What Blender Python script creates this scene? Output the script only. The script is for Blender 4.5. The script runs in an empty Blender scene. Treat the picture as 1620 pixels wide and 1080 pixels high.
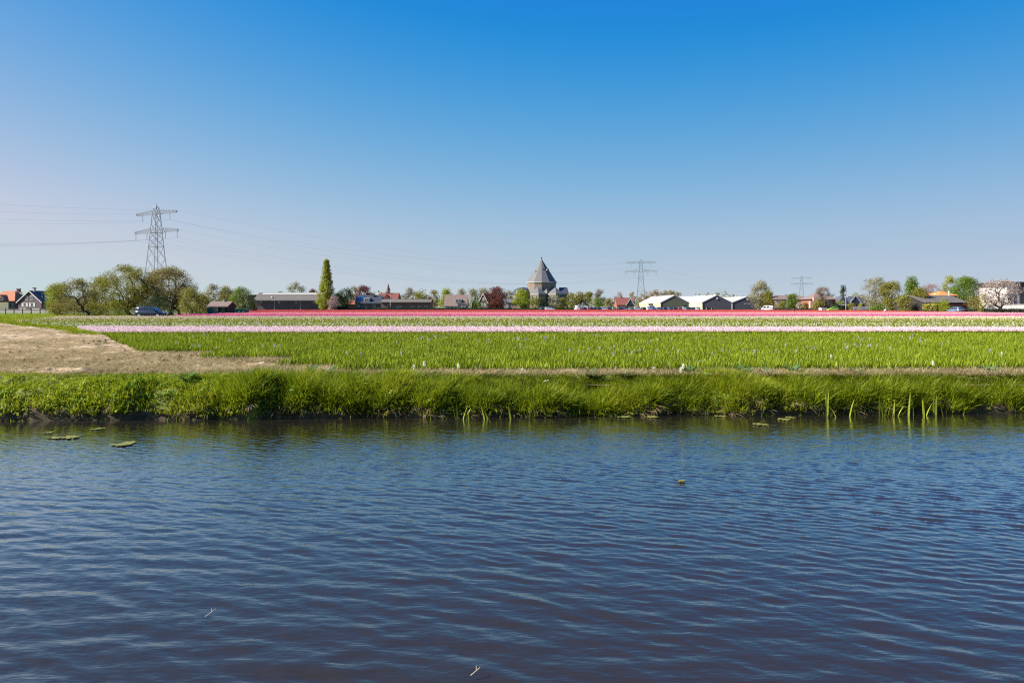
import bpy, math, random
import numpy as np
from mathutils import Vector, Matrix

# ------------------------------------------------------------------ camera, sky, sun, exposure
S = bpy.context.scene
COL = S.collection
F, HX, HY, CZ, G = 1080.0, 810.0, 486.0, 2.1, 0.7      # focal length in pixels, principal column, horizon row, eye height, field level
cam = bpy.data.cameras.new('camera'); cam.lens = 24; cam.sensor_width = 36
cam.shift_y = -(540 - HY) / 1620; cam.clip_start = 0.05; cam.clip_end = 8000
camo = bpy.data.objects.new('camera', cam); COL.objects.link(camo)
camo.location = (0, 0, CZ); camo.rotation_euler = (math.pi / 2, 0, 0); S.camera = camo

SUN_EL, SUN_AZ = math.radians(37), math.radians(259)   # azimuth clockwise from +Y: from the left, a little behind the camera
W = bpy.data.worlds.new('World'); S.world = W; W.use_nodes = True
wn, wl = W.node_tree.nodes, W.node_tree.links
sky = wn.new('ShaderNodeTexSky'); sky.sky_type = 'NISHITA'; sky.sun_disc = False
sky.sun_elevation = SUN_EL; sky.sun_rotation = SUN_AZ
sky.air_density, sky.dust_density, sky.ozone_density = 1.0, 3.0, 1.0


def wmath(op, a, b=None, c=None):
    n = wn.new('ShaderNodeMath'); n.operation = op
    for i, v in enumerate((a, b, c)):
        if v is None: continue
        if isinstance(v, (int, float)): n.inputs[i].default_value = v
        else: wl.new(v, n.inputs[i])
    return n.outputs[0]


# a spring day through a polarising filter: the sky colours get a stronger contrast, the same all round the horizon
geo = wn.new('ShaderNodeTexCoord'); sx = wn.new('ShaderNodeSeparateXYZ'); wl.new(geo.outputs['Generated'], sx.inputs[0])
zc = wn.new('ShaderNodeCombineXYZ'); wl.new(sx.outputs[0], zc.inputs[0]); wl.new(sx.outputs[1], zc.inputs[1])
wl.new(wmath('MAXIMUM', sx.outputs[2], 0.075), zc.inputs[2]); wl.new(zc.outputs[0], sky.inputs[0])
el = wmath('MINIMUM', wmath('MAXIMUM', sx.outputs[2], 0.0), 0.46)
rgb = wn.new('ShaderNodeSeparateColor'); wl.new(sky.outputs[0], rgb.inputs[0])
comb = wn.new('ShaderNodeCombineColor')
sdot = wmath('ADD', wmath('MULTIPLY', sx.outputs[0], math.sin(SUN_AZ)), wmath('MULTIPLY', sx.outputs[1], math.cos(SUN_AZ)))      # paler towards the sun
for i, (a, b, c, lo, hi, kd) in enumerate(((1.125, .231, -1.336, .14, .775, .082), (.920, .071, -.657, .45, .86, .045), (.906, .041, -.024, .75, .95, .010))):
    lg = wmath('LOGARITHM', wmath('MAXIMUM', wmath('MULTIPLY', rgb.outputs[i], 0.1), 1e-3), math.e)
    s_ = wmath('MULTIPLY_ADD', sdot, kd, wmath('ADD', wmath('MULTIPLY_ADD', lg, b, a), wmath('MULTIPLY', el, c)))
    s_ = wmath('SMOOTH_MIN', wmath('MAXIMUM', s_, lo), hi, .08)
    lin = wmath('POWER', wmath('MULTIPLY', wmath('ADD', s_, .055), 1 / 1.055), 2.4)
    wl.new(wmath('MULTIPLY', lin, 7.85), comb.inputs[i])
wl.new(comb.outputs[0], wn['Background'].inputs[0]); wn['Background'].inputs[1].default_value = 0.0500     # with the exposure below the sky keeps the photograph's blue

sun = bpy.data.lights.new('sun', 'SUN'); sun.energy = 5.0; sun.angle = math.radians(0.5); sun.color = (1, .93, .82)
suno = bpy.data.objects.new('sun', sun); COL.objects.link(suno)
sdir = Vector((math.cos(SUN_EL) * math.sin(SUN_AZ), math.cos(SUN_EL) * math.cos(SUN_AZ), math.sin(SUN_EL)))
suno.rotation_euler = sdir.to_track_quat('Z', 'Y').to_euler(); suno.location = (-60, -20, 60)
vs = S.view_settings; vs.view_transform = 'Standard'; vs.look = 'None'; vs.exposure = 1.35; vs.gamma = 1; vs.use_curve_mapping = False
S.cycles.use_denoising = False; S.cycles.filter_width = 1.2; S.cycles.use_adaptive_sampling = False
S.cycles.max_bounces = 8; S.cycles.diffuse_bounces = 3; S.cycles.transmission_bounces = 4; S.cycles.caustics_reflective = False

R = np.random.default_rng(7)
random.seed(5)


def WX(x, d): return (x - HX) / F * d
def WZ(y, d): return CZ - (y - HY) / F * d


# ------------------------------------------------------------------ materials
def mat(name, col, rough=.8, var=.18, scale=3.0, metal=0.0, spec=.3, col2=None, bump=0.0, coat=0.0):
    m = bpy.data.materials.new(name); m.use_nodes = True
    n, l = m.node_tree.nodes, m.node_tree.links
    p = n['Principled BSDF']; p.inputs['Roughness'].default_value = rough; p.inputs['Metallic'].default_value = metal
    p.inputs['Specular IOR Level'].default_value = spec; p.inputs['Coat Weight'].default_value = coat
    if var > 0 or col2:
        tc = n.new('ShaderNodeTexCoord'); nz = n.new('ShaderNodeTexNoise'); nz.inputs['Scale'].default_value = scale; nz.inputs['Detail'].default_value = 6
        l.new(tc.outputs['Object'], nz.inputs['Vector'])
        mx = n.new('ShaderNodeMix'); mx.data_type = 'RGBA'
        rp = n.new('ShaderNodeMapRange'); rp.inputs[1].default_value = .3; rp.inputs[2].default_value = .7
        l.new(nz.outputs[0], rp.inputs[0]); l.new(rp.outputs[0], mx.inputs[0])
        a = tuple(c * (1 - var) for c in col); b = tuple(min(1, c * (1 + var)) for c in (col2 or col))
        mx.inputs[6].default_value = (*a, 1); mx.inputs[7].default_value = (*b, 1)
        l.new(mx.outputs[2], p.inputs['Base Color'])
        if bump:
            bp = n.new('ShaderNodeBump'); bp.inputs['Strength'].default_value = bump; bp.inputs['Distance'].default_value = .05
            l.new(nz.outputs[0], bp.inputs['Height']); l.new(bp.outputs[0], p.inputs['Normal'])
    else:
        p.inputs['Base Color'].default_value = (*col, 1)
    return m


def leafmat(name, cols, trans=.35, per='island', tip=None, rough_gloss=.008):
    """foliage: diffuse + translucent, the hue varying from leaf to leaf"""
    m = bpy.data.materials.new(name); m.use_nodes = True
    n, l = m.node_tree.nodes, m.node_tree.links
    n.remove(n['Principled BSDF']); out = n['Material Output']
    if per == 'island':
        g = n.new('ShaderNodeNewGeometry'); rnd = g.outputs['Random Per Island']
    else:
        g = n.new('ShaderNodeObjectInfo'); g2 = n.new('ShaderNodeNewGeometry')
        ad = n.new('ShaderNodeMath'); ad.operation = 'ADD'; l.new(g.outputs['Random'], ad.inputs[0]); l.new(g2.outputs['Random Per Island'], ad.inputs[1])
        fr = n.new('ShaderNodeMath'); fr.operation = 'FRACT'; l.new(ad.outputs[0], fr.inputs[0]); rnd = fr.outputs[0]
        # whole patches of the ground run lusher or drier
        gp_ = n.new('ShaderNodeNewGeometry'); pn = n.new('ShaderNodeTexNoise'); pn.inputs['Scale'].default_value = 1.1; pn.inputs['Detail'].default_value = 2; l.new(gp_.outputs['Position'], pn.inputs['Vector'])
        mr = n.new('ShaderNodeMapRange'); mr.inputs[1].default_value = .35; mr.inputs[2].default_value = .65; l.new(pn.outputs[0], mr.inputs[0])
        mm = n.new('ShaderNodeMix'); mm.inputs[0].default_value = .42; l.new(rnd, mm.inputs[2]); l.new(mr.outputs[0], mm.inputs[3]); rnd = mm.outputs[0]
    rp = n.new('ShaderNodeValToRGB'); rp.color_ramp.interpolation = 'LINEAR'
    e = rp.color_ramp.elements
    while len(e) < len(cols): e.new(.5)
    for i, c in enumerate(cols):
        e[i].position = i / max(1, len(cols) - 1); e[i].color = (*c, 1)
    l.new(rnd, rp.inputs[0]); c_out = rp.outputs[0]
    d = n.new('ShaderNodeBsdfDiffuse'); t = n.new('ShaderNodeBsdfTranslucent'); ms = n.new('ShaderNodeMixShader'); ms.inputs[0].default_value = trans
    l.new(c_out, d.inputs[0]); l.new(c_out, t.inputs[0]); l.new(d.outputs[0], ms.inputs[1]); l.new(t.outputs[0], ms.inputs[2])
    gl = n.new('ShaderNodeBsdfGlossy'); gl.inputs['Roughness'].default_value = .45; gl.inputs[0].default_value = (1, 1, 1, 1)
    m2 = n.new('ShaderNodeMixShader'); m2.inputs[0].default_value = rough_gloss
    l.new(ms.outputs[0], m2.inputs[1]); l.new(gl.outputs[0], m2.inputs[2]); l.new(m2.outputs[0], out.inputs[0])
    return m


# ------------------------------------------------------------------ object helpers
def tag(o, label=None, cat=None, group=None, kind=None):
    if label: o['label'] = label
    if cat: o['category'] = cat
    if group: o['group'] = group
    if kind: o['kind'] = kind
    return o


def root(name, label, cat, loc, rz=0.0, group=None):
    o = bpy.data.objects.new(name, None); COL.objects.link(o); o.location = loc; o.rotation_euler = (0, 0, rz); o.empty_display_size = .3
    return tag(o, label, cat, group)


def mesh_np(name, V, faces, mats, smooth=False, fmat=None):
    """V (n,3); faces: list of index arrays (m,k) of equal k each"""
    me = bpy.data.meshes.new(name)
    V = np.asarray(V, dtype=np.float32); me.vertices.add(len(V)); me.vertices.foreach_set('co', V.ravel())
    faces = [np.asarray(f, dtype=np.int32) for f in faces if len(f)]
    if faces:
        loops = np.concatenate([f.ravel() for f in faces]); cnt = np.concatenate([np.full(len(f), f.shape[1], dtype=np.int32) for f in faces])
        st = np.concatenate([[0], np.cumsum(cnt)[:-1]]).astype(np.int32)
        me.loops.add(len(loops)); me.loops.foreach_set('vertex_index', loops)
        me.polygons.add(len(cnt)); me.polygons.foreach_set('loop_start', st); me.polygons.foreach_set('loop_total', cnt)
        if smooth: me.polygons.foreach_set('use_smooth', np.ones(len(cnt), dtype=bool))
        if fmat is not None: me.polygons.foreach_set('material_index', np.asarray(fmat, dtype=np.int32))
    for m in (mats if isinstance(mats, (list, tuple)) else [mats]): me.materials.append(m)
    me.update(calc_edges=True)
    return me


def link(name, me, parent=None, loc=None):
    o = bpy.data.objects.new(name, me); COL.objects.link(o)
    if parent is not None: o.parent = parent
    if loc is not None: o.location = loc
    return o


class MB:
    """collects simple solids into ONE mesh object"""
    def __init__(s): s.v, s.f = [], []
    def add(s, V, Fs):
        b = len(s.v); s.v += [tuple(map(float, p)) for p in V]; s.f += [tuple(i + b for i in f) for f in Fs]; return s
    def box(s, x0, x1, y0, y1, z0, z1):
        return s.add([(x0, y0, z0), (x1, y0, z0), (x1, y1, z0), (x0, y1, z0), (x0, y0, z1), (x1, y0, z1), (x1, y1, z1), (x0, y1, z1)],
                     [(0, 3, 2, 1), (4, 5, 6, 7), (0, 1, 5, 4), (1, 2, 6, 5), (2, 3, 7, 6), (3, 0, 4, 7)])
    def prism(s, poly, axis, a, b):
        """closed polygon (list of 2-D points) extruded along axis 0/1/2 from a to b"""
        n = len(poly)
        def P(p, t): return (t, p[0], p[1]) if axis == 0 else (p[0], t, p[1]) if axis == 1 else (p[0], p[1], t)
        return s.add([P(p, a) for p in poly] + [P(p, b) for p in poly],
                     [tuple(range(n)), tuple(range(2 * n - 1, n - 1, -1))] + [(i, i + n, (i + 1) % n + n, (i + 1) % n) for i in range(n)])
    def tube(s, p, q, r0, r1=None, k=6):
        p, q = Vector(p), Vector(q); r1 = r0 if r1 is None else r1; d = (q - p).normalized()
        u = d.orthogonal().normalized(); w = d.cross(u)
        V = [p + (u * math.cos(a) + w * math.sin(a)) * r0 for a in [2 * math.pi * i / k for i in range(k)]]
        V += [q + (u * math.cos(a) + w * math.sin(a)) * r1 for a in [2 * math.pi * i / k for i in range(k)]]
        return s.add(V, [tuple(range(k))[::-1], tuple(range(k, 2 * k))] + [(i, (i + 1) % k, (i + 1) % k + k, i + k) for i in range(k)])
    def lathe(s, prof, k=12, c=(0, 0, 0)):
        V, Fs = [], []
        for r, z in prof: V += [(c[0] + r * math.cos(2 * math.pi * i / k), c[1] + r * math.sin(2 * math.pi * i / k), c[2] + z) for i in range(k)]
        for j in range(len(prof) - 1): Fs += [(j * k + i, j * k + (i + 1) % k, (j + 1) * k + (i + 1) % k, (j + 1) * k + i) for i in range(k)]
        Fs += [tuple(range(k))[::-1], tuple(range((len(prof) - 1) * k, len(prof) * k))]
        return s.add(V, Fs)
    def mesh(s, name, m, smooth=False):
        me = bpy.data.meshes.new(name); me.from_pydata(s.v, [], s.f); me.materials.append(m); me.update()
        if smooth: me.polygons.foreach_set('use_smooth', [True] * len(me.polygons))
        return me
    def build(s, name, m, parent=None, smooth=False, loc=None):
        return link(name, s.mesh(name, m, smooth), parent, loc)


def copy_tree(o, parent=None):
    c = o.copy(); COL.objects.link(c); c.parent = parent
    for ch in o.children: copy_tree(ch, c)
    return c


def noise2(nx, ny, beta, seed, lo=0.0):
    """smooth random field (nx,ny), zero mean, unit deviation; wavelengths above lo cells"""
    g = np.random.default_rng(seed)
    fx, fy = np.fft.fftfreq(nx)[:, None], np.fft.rfftfreq(ny)[None, :]
    k = np.sqrt(fx * fx + fy * fy); k[0, 0] = 1
    a = k ** (-beta)
    if lo: a = a * np.exp(-(k * lo) ** 2)
    a[0, 0] = 0
    h = np.fft.irfft2(a * np.exp(2j * np.pi * g.random((nx, ny // 2 + 1))), s=(nx, ny))
    return h / h.std()


# ------------------------------------------------------------------ scatter (geometry nodes; for what nobody could count)
def scatter(name, pts, protos, rot, scl, idx, label, cat=None, kind='stuff'):
    """one object: vertices with attributes, an instance of one of the protos on each"""
    n = len(pts)
    me = bpy.data.meshes.new(name); me.vertices.add(n); me.vertices.foreach_set('co', np.asarray(pts, dtype=np.float32).ravel())
    me.attributes.new('rot', 'FLOAT_VECTOR', 'POINT').data.foreach_set('vector', np.asarray(rot, dtype=np.float32).ravel())
    sc3 = np.repeat(np.asarray(scl, dtype=np.float32)[:, None], 3, 1) if np.ndim(scl) == 1 else np.asarray(scl, dtype=np.float32)
    me.attributes.new('scl', 'FLOAT_VECTOR', 'POINT').data.foreach_set('vector', sc3.ravel())
    me.attributes.new('idx', 'INT', 'POINT').data.foreach_set('value', np.asarray(idx, dtype=np.int32))
    pc = bpy.data.collections.new(name + '_kinds')
    for i, p in enumerate(protos): pc.objects.link(bpy.data.objects.new('%s_kind_%02d' % (name, i), p))
    ng = bpy.data.node_groups.new(name + '_scatter', 'GeometryNodeTree')
    ng.interface.new_socket('Geometry', in_out='INPUT', socket_type='NodeSocketGeometry'); ng.interface.new_socket('Geometry', in_out='OUTPUT', socket_type='NodeSocketGeometry')
    N, L = ng.nodes, ng.links
    gi, go = N.new('NodeGroupInput'), N.new('NodeGroupOutput'); ip = N.new('GeometryNodeInstanceOnPoints'); ci = N.new('GeometryNodeCollectionInfo')
    ci.inputs['Collection'].default_value = pc; ci.inputs['Separate Children'].default_value = True; ci.inputs['Reset Children'].default_value = True
    def attr(nm, ty):
        a = N.new('GeometryNodeInputNamedAttribute'); a.data_type = ty; a.inputs[0].default_value = nm; return a.outputs[0]
    e2r = N.new('FunctionNodeEulerToRotation'); L.new(attr('rot', 'FLOAT_VECTOR'), e2r.inputs[0])
    L.new(gi.outputs[0], ip.inputs['Points']); L.new(ci.outputs[0], ip.inputs['Instance']); ip.inputs['Pick Instance'].default_value = True
    L.new(attr('idx', 'INT'), ip.inputs['Instance Index']); L.new(e2r.outputs[0], ip.inputs['Rotation']); L.new(attr('scl', 'FLOAT_VECTOR'), ip.inputs['Scale'])
    L.new(ip.outputs[0], go.inputs[0])
    o = link(name, me); md = o.modifiers.new('scatter', 'NODES'); md.node_group = ng
    return tag(o, label, cat, None, kind)


class Blades:
    """numpy builder of strips (leaves, blades) with a material index each"""
    def __init__(s): s.V, s.Q, s.T, s.qm, s.tm, s.n = [], [], [], [], [], 0
    def blade(s, p, yaw, h, w, lean, curl, segs=3, m=0, twist=0.0, maxw=.35):
        """a strap from p; leans in direction yaw, by 'lean' radians at its foot growing by 'curl' to the tip"""
        dx, dy = math.cos(yaw), math.sin(yaw); sx_, sy_ = -math.sin(yaw + twist), math.cos(yaw + twist)
        q = np.array(p, float); b = s.n; a = lean
        for i in range(segs):
            t = i / segs; ww = w * .5 * (min(1, .55 + t / maxw * .45) if t < maxw else (1 - (t - maxw) / (1 - maxw)) ** .6)
            s.V.append(q + np.array((sx_, sy_, 0)) * ww); s.V.append(q - np.array((sx_, sy_, 0)) * ww)
            a = lean + curl * (i + .5) / segs
            q = q + np.array((dx * math.sin(a), dy * math.sin(a), math.cos(a))) * (h / segs)
        s.V.append(q)
        for i in range(segs - 1): s.Q.append((b + 2 * i, b + 2 * i + 1, b + 2 * i + 3, b + 2 * i + 2)); s.qm.append(m)
        s.T.append((b + 2 * segs - 2, b + 2 * segs - 1, b + 2 * segs)); s.tm.append(m); s.n += 2 * segs + 1
    def quad(s, c, u, v, m=0):
        b = s.n; c, u, v = np.array(c, float), np.array(u, float), np.array(v, float)
        s.V += [c - u, c - v, c + u, c + v]; s.Q.append((b, b + 1, b + 2, b + 3)); s.qm.append(m); s.n += 4
    def mesh(s, name, mats): return mesh_np(name, np.array(s.V), [np.array(s.Q).reshape(-1, 4), np.array(s.T).reshape(-1, 3)], mats, fmat=s.qm + s.tm)


def rdir():
    v = R.normal(size=3); return v / np.linalg.norm(v)


def florets(B, c, rad, h, n, size, m):
    """a hyacinth spike: small petals all round an upright spindle"""
    for i in range(n):
        t = (i + .5) / n; a = i * 2.4; r = rad * math.sin(math.pi * (.12 + .8 * t)) ** .6
        p = np.array((c[0] + r * math.cos(a), c[1] + r * math.sin(a), c[2] + h * t))
        o = np.array((math.cos(a), math.sin(a), .35 * R.normal())); o /= np.linalg.norm(o)
        u = np.cross(o, rdir()); u /= np.linalg.norm(u); v = np.cross(o, u)
        B.quad(p, u * size, v * size, m)


# ------------------------------------------------------------------ palette
M = {}
M['grass'] = leafmat('grass_blades', [(.07, .115, .004), (.16, .215, .007), (.25, .30, .010), (.36, .36, .035)], .45, 'both')
M['moss'] = leafmat('short_grass', [(.12, .16, .008), (.21, .26, .010), (.28, .33, .015), (.33, .35, .04)], .4, 'both')
M['weed'] = leafmat('weed_leaves', [(.06, .13, .012), (.11, .20, .015), (.17, .26, .025)], .3, 'both')
M['straw'] = leafmat('dry_straw', [(.18, .14, .06), (.30, .24, .12), (.44, .37, .21)], .3, 'both')
M['hya_leaf'] = leafmat('hyacinth_leaves', [(.085, .125, .006), (.175, .235, .010), (.275, .325, .02)], .3, 'both')
M['hya_leaf2'] = leafmat('hyacinth_leaves_far', [(.13, .155, .012), (.20, .23, .018), (.29, .31, .05)], .35, 'both')
M['pink'] = leafmat('pale_pink_florets', [(.72, .54, .57), (.76, .60, .62), (.68, .46, .53), (.80, .70, .69)], .3, 'both')
M['white'] = leafmat('white_florets', [(.62, .64, .52), (.74, .74, .64)], .3, 'both')
M['blue'] = leafmat('lilac_blue_florets', [(.30, .30, .40), (.38, .38, .46), (.50, .50, .55)], .3, 'both')
M['beige'] = leafmat('cream_pink_florets', [(.74, .62, .44), (.80, .72, .56), (.66, .52, .40)], .3, 'both')
M['magenta'] = leafmat('magenta_tulips', [(.84, .16, .44), (.86, .25, .53), (.80, .13, .46)], .3, 'both')
M['salmon'] = leafmat('salmon_tulips', [(.85, .42, .41), (.87, .50, .48), (.82, .35, .36)], .3, 'both')
M['red'] = leafmat('red_tulips', [(.64, .13, .13), (.70, .19, .17), (.58, .10, .12)], .3, 'both')
M['clod'] = mat('dark_clod', (.075, .052, .032), .95, .3, 6)
M['bark'] = mat('bark', (.055, .042, .032), .9, .35, 6)
M['bark_grey'] = mat('grey_bark', (.16, .135, .11), .9, .3, 6)
M['steel'] = mat('galvanised_steel', (.16, .18, .21), .55, .12, 1, .3)
M['wire'] = mat('aluminium_wire', (.36, .39, .44), .5, 0, 1, .2)
M['insul'] = mat('insulator_glass', (.22, .25, .28), .3, 0)
M['glass'] = mat('window_glass', (.03, .04, .055), .08, .3, 1, spec=.6)
M['whitep'] = mat('white_paint', (.48, .48, .46), .6, .06, 2)
M['cream'] = mat('cream_render', (.37, .345, .23), .8, .08, 1)
M['tyre'] = mat('tyre_rubber', (.02, .02, .02), .9, .1)
M['rim'] = mat('wheel_alloy', (.55, .56, .58), .35, .05, 3, .6)
M['lampw'] = mat('headlight_lens', (.7, .72, .75), .15, .05)
M['lampr'] = mat('tail_light_lens', (.35, .02, .02), .2, .1)
M['brick_br'] = mat('brown_brick', (.13, .075, .065), .9, .2, 5, col2=(.17, .10, .085))
M['brick_pu'] = mat('purple_brown_brick', (.105, .075, .085), .9, .15, 4)
M['brick_rd'] = mat('red_brick', (.24, .10, .07), .9, .2, 5)
M['brick_gr'] = mat('grey_church_brick', (.16, .145, .13), .9, .2, 3)
M['tile_or'] = mat('orange_roof_tiles', (.34, .13, .07), .8, .2, 3)
M['tile_bright'] = mat('bright_orange_tiles', (.50, .18, .05), .75, .12, 3)
M['tile_dk'] = mat('dark_slate_tiles', (.035, .04, .055), .6, .25, 3)
M['tile_br'] = mat('brown_roof_tiles', (.16, .115, .10), .85, .2, 3)
M['tile_rd'] = mat('dark_red_tiles', (.16, .05, .04), .85, .2, 3)
M['slate'] = mat('grey_church_slate', (.105, .105, .11), .7, .22, 2)
M['roof_gr'] = mat('grey_corrugated_roof', (.10, .09, .082), .85, .2, 2)
M['roof_wh'] = mat('white_sheet_roof', (.42, .42, .405), .55, .06, .6)
M['skyl'] = mat('milky_skylight', (.46, .46, .43), .4, .05, 2)
M['navy'] = mat('dark_navy_cladding', (.07, .072, .09), .55, .12, 1)
M['olive_cl'] = mat('dark_olive_cladding', (.095, .105, .07), .6, .12, 1)
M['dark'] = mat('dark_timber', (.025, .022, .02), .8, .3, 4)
M['green_pl'] = mat('green_sheeting', (.02, .11, .085), .6, .15, 2)
M['blue_pl'] = mat('blue_plastic', (.03, .08, .36), .5, .1, 2)
M['solar'] = mat('solar_panels', (.03, .05, .12), .15, .2, 6, spec=.6)
M['stone_w'] = mat('pale_stone', (.36, .35, .33), .8, .1, 2)
M['pinkwall'] = mat('pinkish_brick', (.42, .27, .21), .85, .15, 3)
M['orangewin'] = mat('amber_leaded_glass', (.17, .10, .04), .3, .2, 2)
M['zinc'] = mat('zinc_pipe', (.42, .43, .45), .5, .1, 2, .3)
M['fencew'] = mat('weathered_fence_timber', (.16, .15, .14), .85, .2, 4)

# ------------------------------------------------------------------ setting: land, soil, water, bank
def edge(x): return 13.13 + .066 * x                                  # where the far bank meets the water
_ew = noise2(512, 8, 1.2, 3, 2)[:, 0]; _ew = _ew / _ew.std()
def ewob(x): return .10 * np.interp(np.asarray(x, float), np.linspace(-40, 40, 512), _ew)
def beds_left(d):
    """x where the flower beds begin on the left, by distance"""
    d = np.asarray(d, float)
    near = np.select([d < 15.9, d < 18.4, d < 20.9], [-3.9, -5.5, -8.5], -11.4 - (d - 20.9) * .69)
    far = np.interp(d, [33.6, 42, 60, 77, 88, 96, 103, 264], [-20.3, -27, -44, -52, -58, -60, -46, -99])
    return np.where(d < 33.6, near, far)


def sheet(name, poly, z, m, label=None):
    me = bpy.data.meshes.new(name); me.from_pydata([(x, y, z) for x, y in poly], [], [tuple(range(len(poly)))]); me.materials.append(m); me.update()
    return tag(link(name, me), label, None, None, 'structure')


m_land = mat('meadow_ground', (.07, .10, .02), .95, .35, .35, col2=(.10, .12, .035))
sheet('ground', [(-3000, 15.5), (3000, 15.5), (3000, 5000), (-3000, 5000)], G - .03, m_land, 'flat green land running to the horizon')
m_soil = mat('sandy_soil', (.21, .15, .09), .95, .34, 2.6, col2=(.34, .25, .155), bump=.9)
m_earth = mat('moist_field_earth', (.12, .09, .065), .95, .3, 2)
sheet('field_earth', [(-3.8, 14.9), (14, 15.2), (90, 60), (125, 103), (125, 272), (-104, 272), (-62, 96), (-56, 84), (-45, 61), (-20, 34)], G - .02, m_earth, 'dark earth under the flower beds')

# sandy headland on the left and the path before the beds, with clods
gx = np.concatenate([np.arange(-62, -14, .16), np.arange(-14, 18, .07)]); gy = np.concatenate([np.arange(14.0, 20, .06), np.arange(20, 34, .12), np.arange(34, 78, .3)])
X, Y = np.meshgrid(gx, gy)
n1 = noise2(1024, 1024, .9, 11, 2.0); n2 = noise2(512, 512, 1.6, 12, 3)
ZZ = G + .022 * n1[(X * 12).astype(int) % 1024, (Y * 12).astype(int) % 1024] + .03 * n2[(X * 2.5).astype(int) % 512, (Y * 2.5).astype(int) % 512]
ZZ = np.where(ZZ > G + .03, G + .03 + (ZZ - G - .03) * 1.6, ZZ)
away = (X > beds_left(Y) + .25) & (Y > 14.87 + .03 * X)                # nothing of it under the beds
away |= Y < edge(X) + ewob(X) + 1.22
verge = Y > 39 - (X + 25) * 24 / 22
ZZ = np.where(away | (verge & (X < -25)), G - .12, ZZ)
ZZ = ZZ - .16 * np.clip(1.55 - (Y - edge(X) - ewob(X)), 0, .5)
nx, ny = len(gx), len(gy); idx = np.arange(nx * ny).reshape(ny, nx)
Qd = np.stack([idx[:-1, :-1], idx[:-1, 1:], idx[1:, 1:], idx[1:, :-1]], -1).reshape(-1, 4)
_n, _l = m_soil.node_tree.nodes, m_soil.node_tree.links; _p = _n['Principled BSDF']; _src = _p.inputs['Base Color'].links[0].from_socket
_tc = _n.new('ShaderNodeTexCoord'); _mp = _n.new('ShaderNodeMapping'); _mp.inputs['Scale'].default_value = (.35, 1.1, 1); _l.new(_tc.outputs['Object'], _mp.inputs[0])
_nz = _n.new('ShaderNodeTexNoise'); _nz.inputs['Scale'].default_value = 1.6; _nz.inputs['Detail'].default_value = 8; _nz.inputs['Roughness'].default_value = .72; _l.new(_mp.outputs[0], _nz.inputs['Vector'])
_rp = _n.new('ShaderNodeMapRange'); _rp.inputs[1].default_value = .42; _rp.inputs[2].default_value = .66; _rp.inputs[3].default_value = 1.12; _rp.inputs[4].default_value = .55; _l.new(_nz.outputs[0], _rp.inputs[0])
_vm = _n.new('ShaderNodeVectorMath'); _vm.operation = 'SCALE'; _l.new(_src, _vm.inputs[0]); _l.new(_rp.outputs[0], _vm.inputs['Scale']); _l.new(_vm.outputs[0], _p.inputs['Base Color'])
so = link('soil', mesh_np('soil', np.stack([X, Y, ZZ], -1).reshape(-1, 3), [Qd], m_soil, True)); tag(so, 'pale sandy headland with clods and dry straw beside the beds', None, None, 'structure')

# the canal: a wind-ruffled sheet, real waves down to a few centimetres and a fine ripple on top
TN, TL = 1024, 28.0
kx = np.fft.fftfreq(TN, TL / TN)[:, None]; ky = np.fft.rfftfreq(TN, TL / TN)[None, :]
kk = np.sqrt(kx ** 2 + ky ** 2); kk[0, 0] = 1; ang = np.arctan2(kx, ky)        # 0 = travelling along y
def waves(lam, bw, dirn, spread, seed):
    g = np.random.default_rng(seed); a = np.exp(-((np.log(kk * lam)) / bw) ** 2)
    da = np.angle(np.exp(1j * (ang - dirn))); da = np.minimum(np.abs(da), np.abs(np.pi - np.abs(da)))
    a = a * np.exp(-(da / spread) ** 2) / kk; a[0, 0] = 0
    h = np.fft.irfft2(a * g.normal(size=a.shape) * np.exp(2j * np.pi * g.random(a.shape)), s=(TN, TN))
    sl = np.sqrt(np.mean(np.gradient(h, TL / TN, axis=0) ** 2 + np.gradient(h, TL / TN, axis=1) ** 2)); return h / sl
ti_ = np.arange(TN); tx = np.where(ti_ < TN // 2, ti_, ti_ - TN)[:, None] * TL / TN; ty = ti_[None, :] * TL / TN
calm = np.clip(.42 + .24 * noise2(TN, TN, 2.2, 31, 40) - .085 * tx - .12 * (ty - 6.0), 0, 1)      # sheltered by the near bank, ruffled further out
Hf = (.012 + .040 * calm) * waves(.36, .55, .26, .75, 21) + (.012 + .036 * calm) * waves(.22, .45, .34, .8, 22) + .006 * waves(1.2, .35, .2, .5, 25)
Hf = Hf + (1.1 - calm) * (.085 * waves(.14, .40, .38, .50, 23) + .085 * waves(.095, .25, .34, .6, 24)) + .035 * calm * waves(.10, .3, .7, .9, 26)
Hf = Hf * np.interp(ty, [0, 7, 10, 13.2, 28], [1, 1, .60, .28, .28])
st = TL / TN
xs = np.concatenate([np.arange(-120, -14, 2.0), np.arange(-14, 14, st), np.arange(14, 120, 2.0)]); ys = np.concatenate([[-1.0, 1.5], np.arange(3.2, 14.6, st)])
X, Y = np.meshgrid(xs, ys); ZW = Hf[np.round(X / st).astype(int) % TN, np.round(Y / st).astype(int) % TN]
ZW = np.where((np.abs(X) > 14.01) | (Y < 3.1), 0, ZW)
nx, ny = len(xs), len(ys); idx = np.arange(nx * ny).reshape(ny, nx)
Qd = np.stack([idx[:-1, :-1], idx[:-1, 1:], idx[1:, 1:], idx[1:, :-1]], -1).reshape(-1, 4)
mw = bpy.data.materials.new('peaty_water'); mw.use_nodes = True
n, l = mw.node_tree.nodes, mw.node_tree.links; n.remove(n['Principled BSDF'])
tc = n.new('ShaderNodeTexCoord'); mp = n.new('ShaderNodeMapping'); mp.inputs['Scale'].default_value = (9, 26, 1); mp.inputs['Rotation'].default_value = (0, 0, .25)
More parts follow.
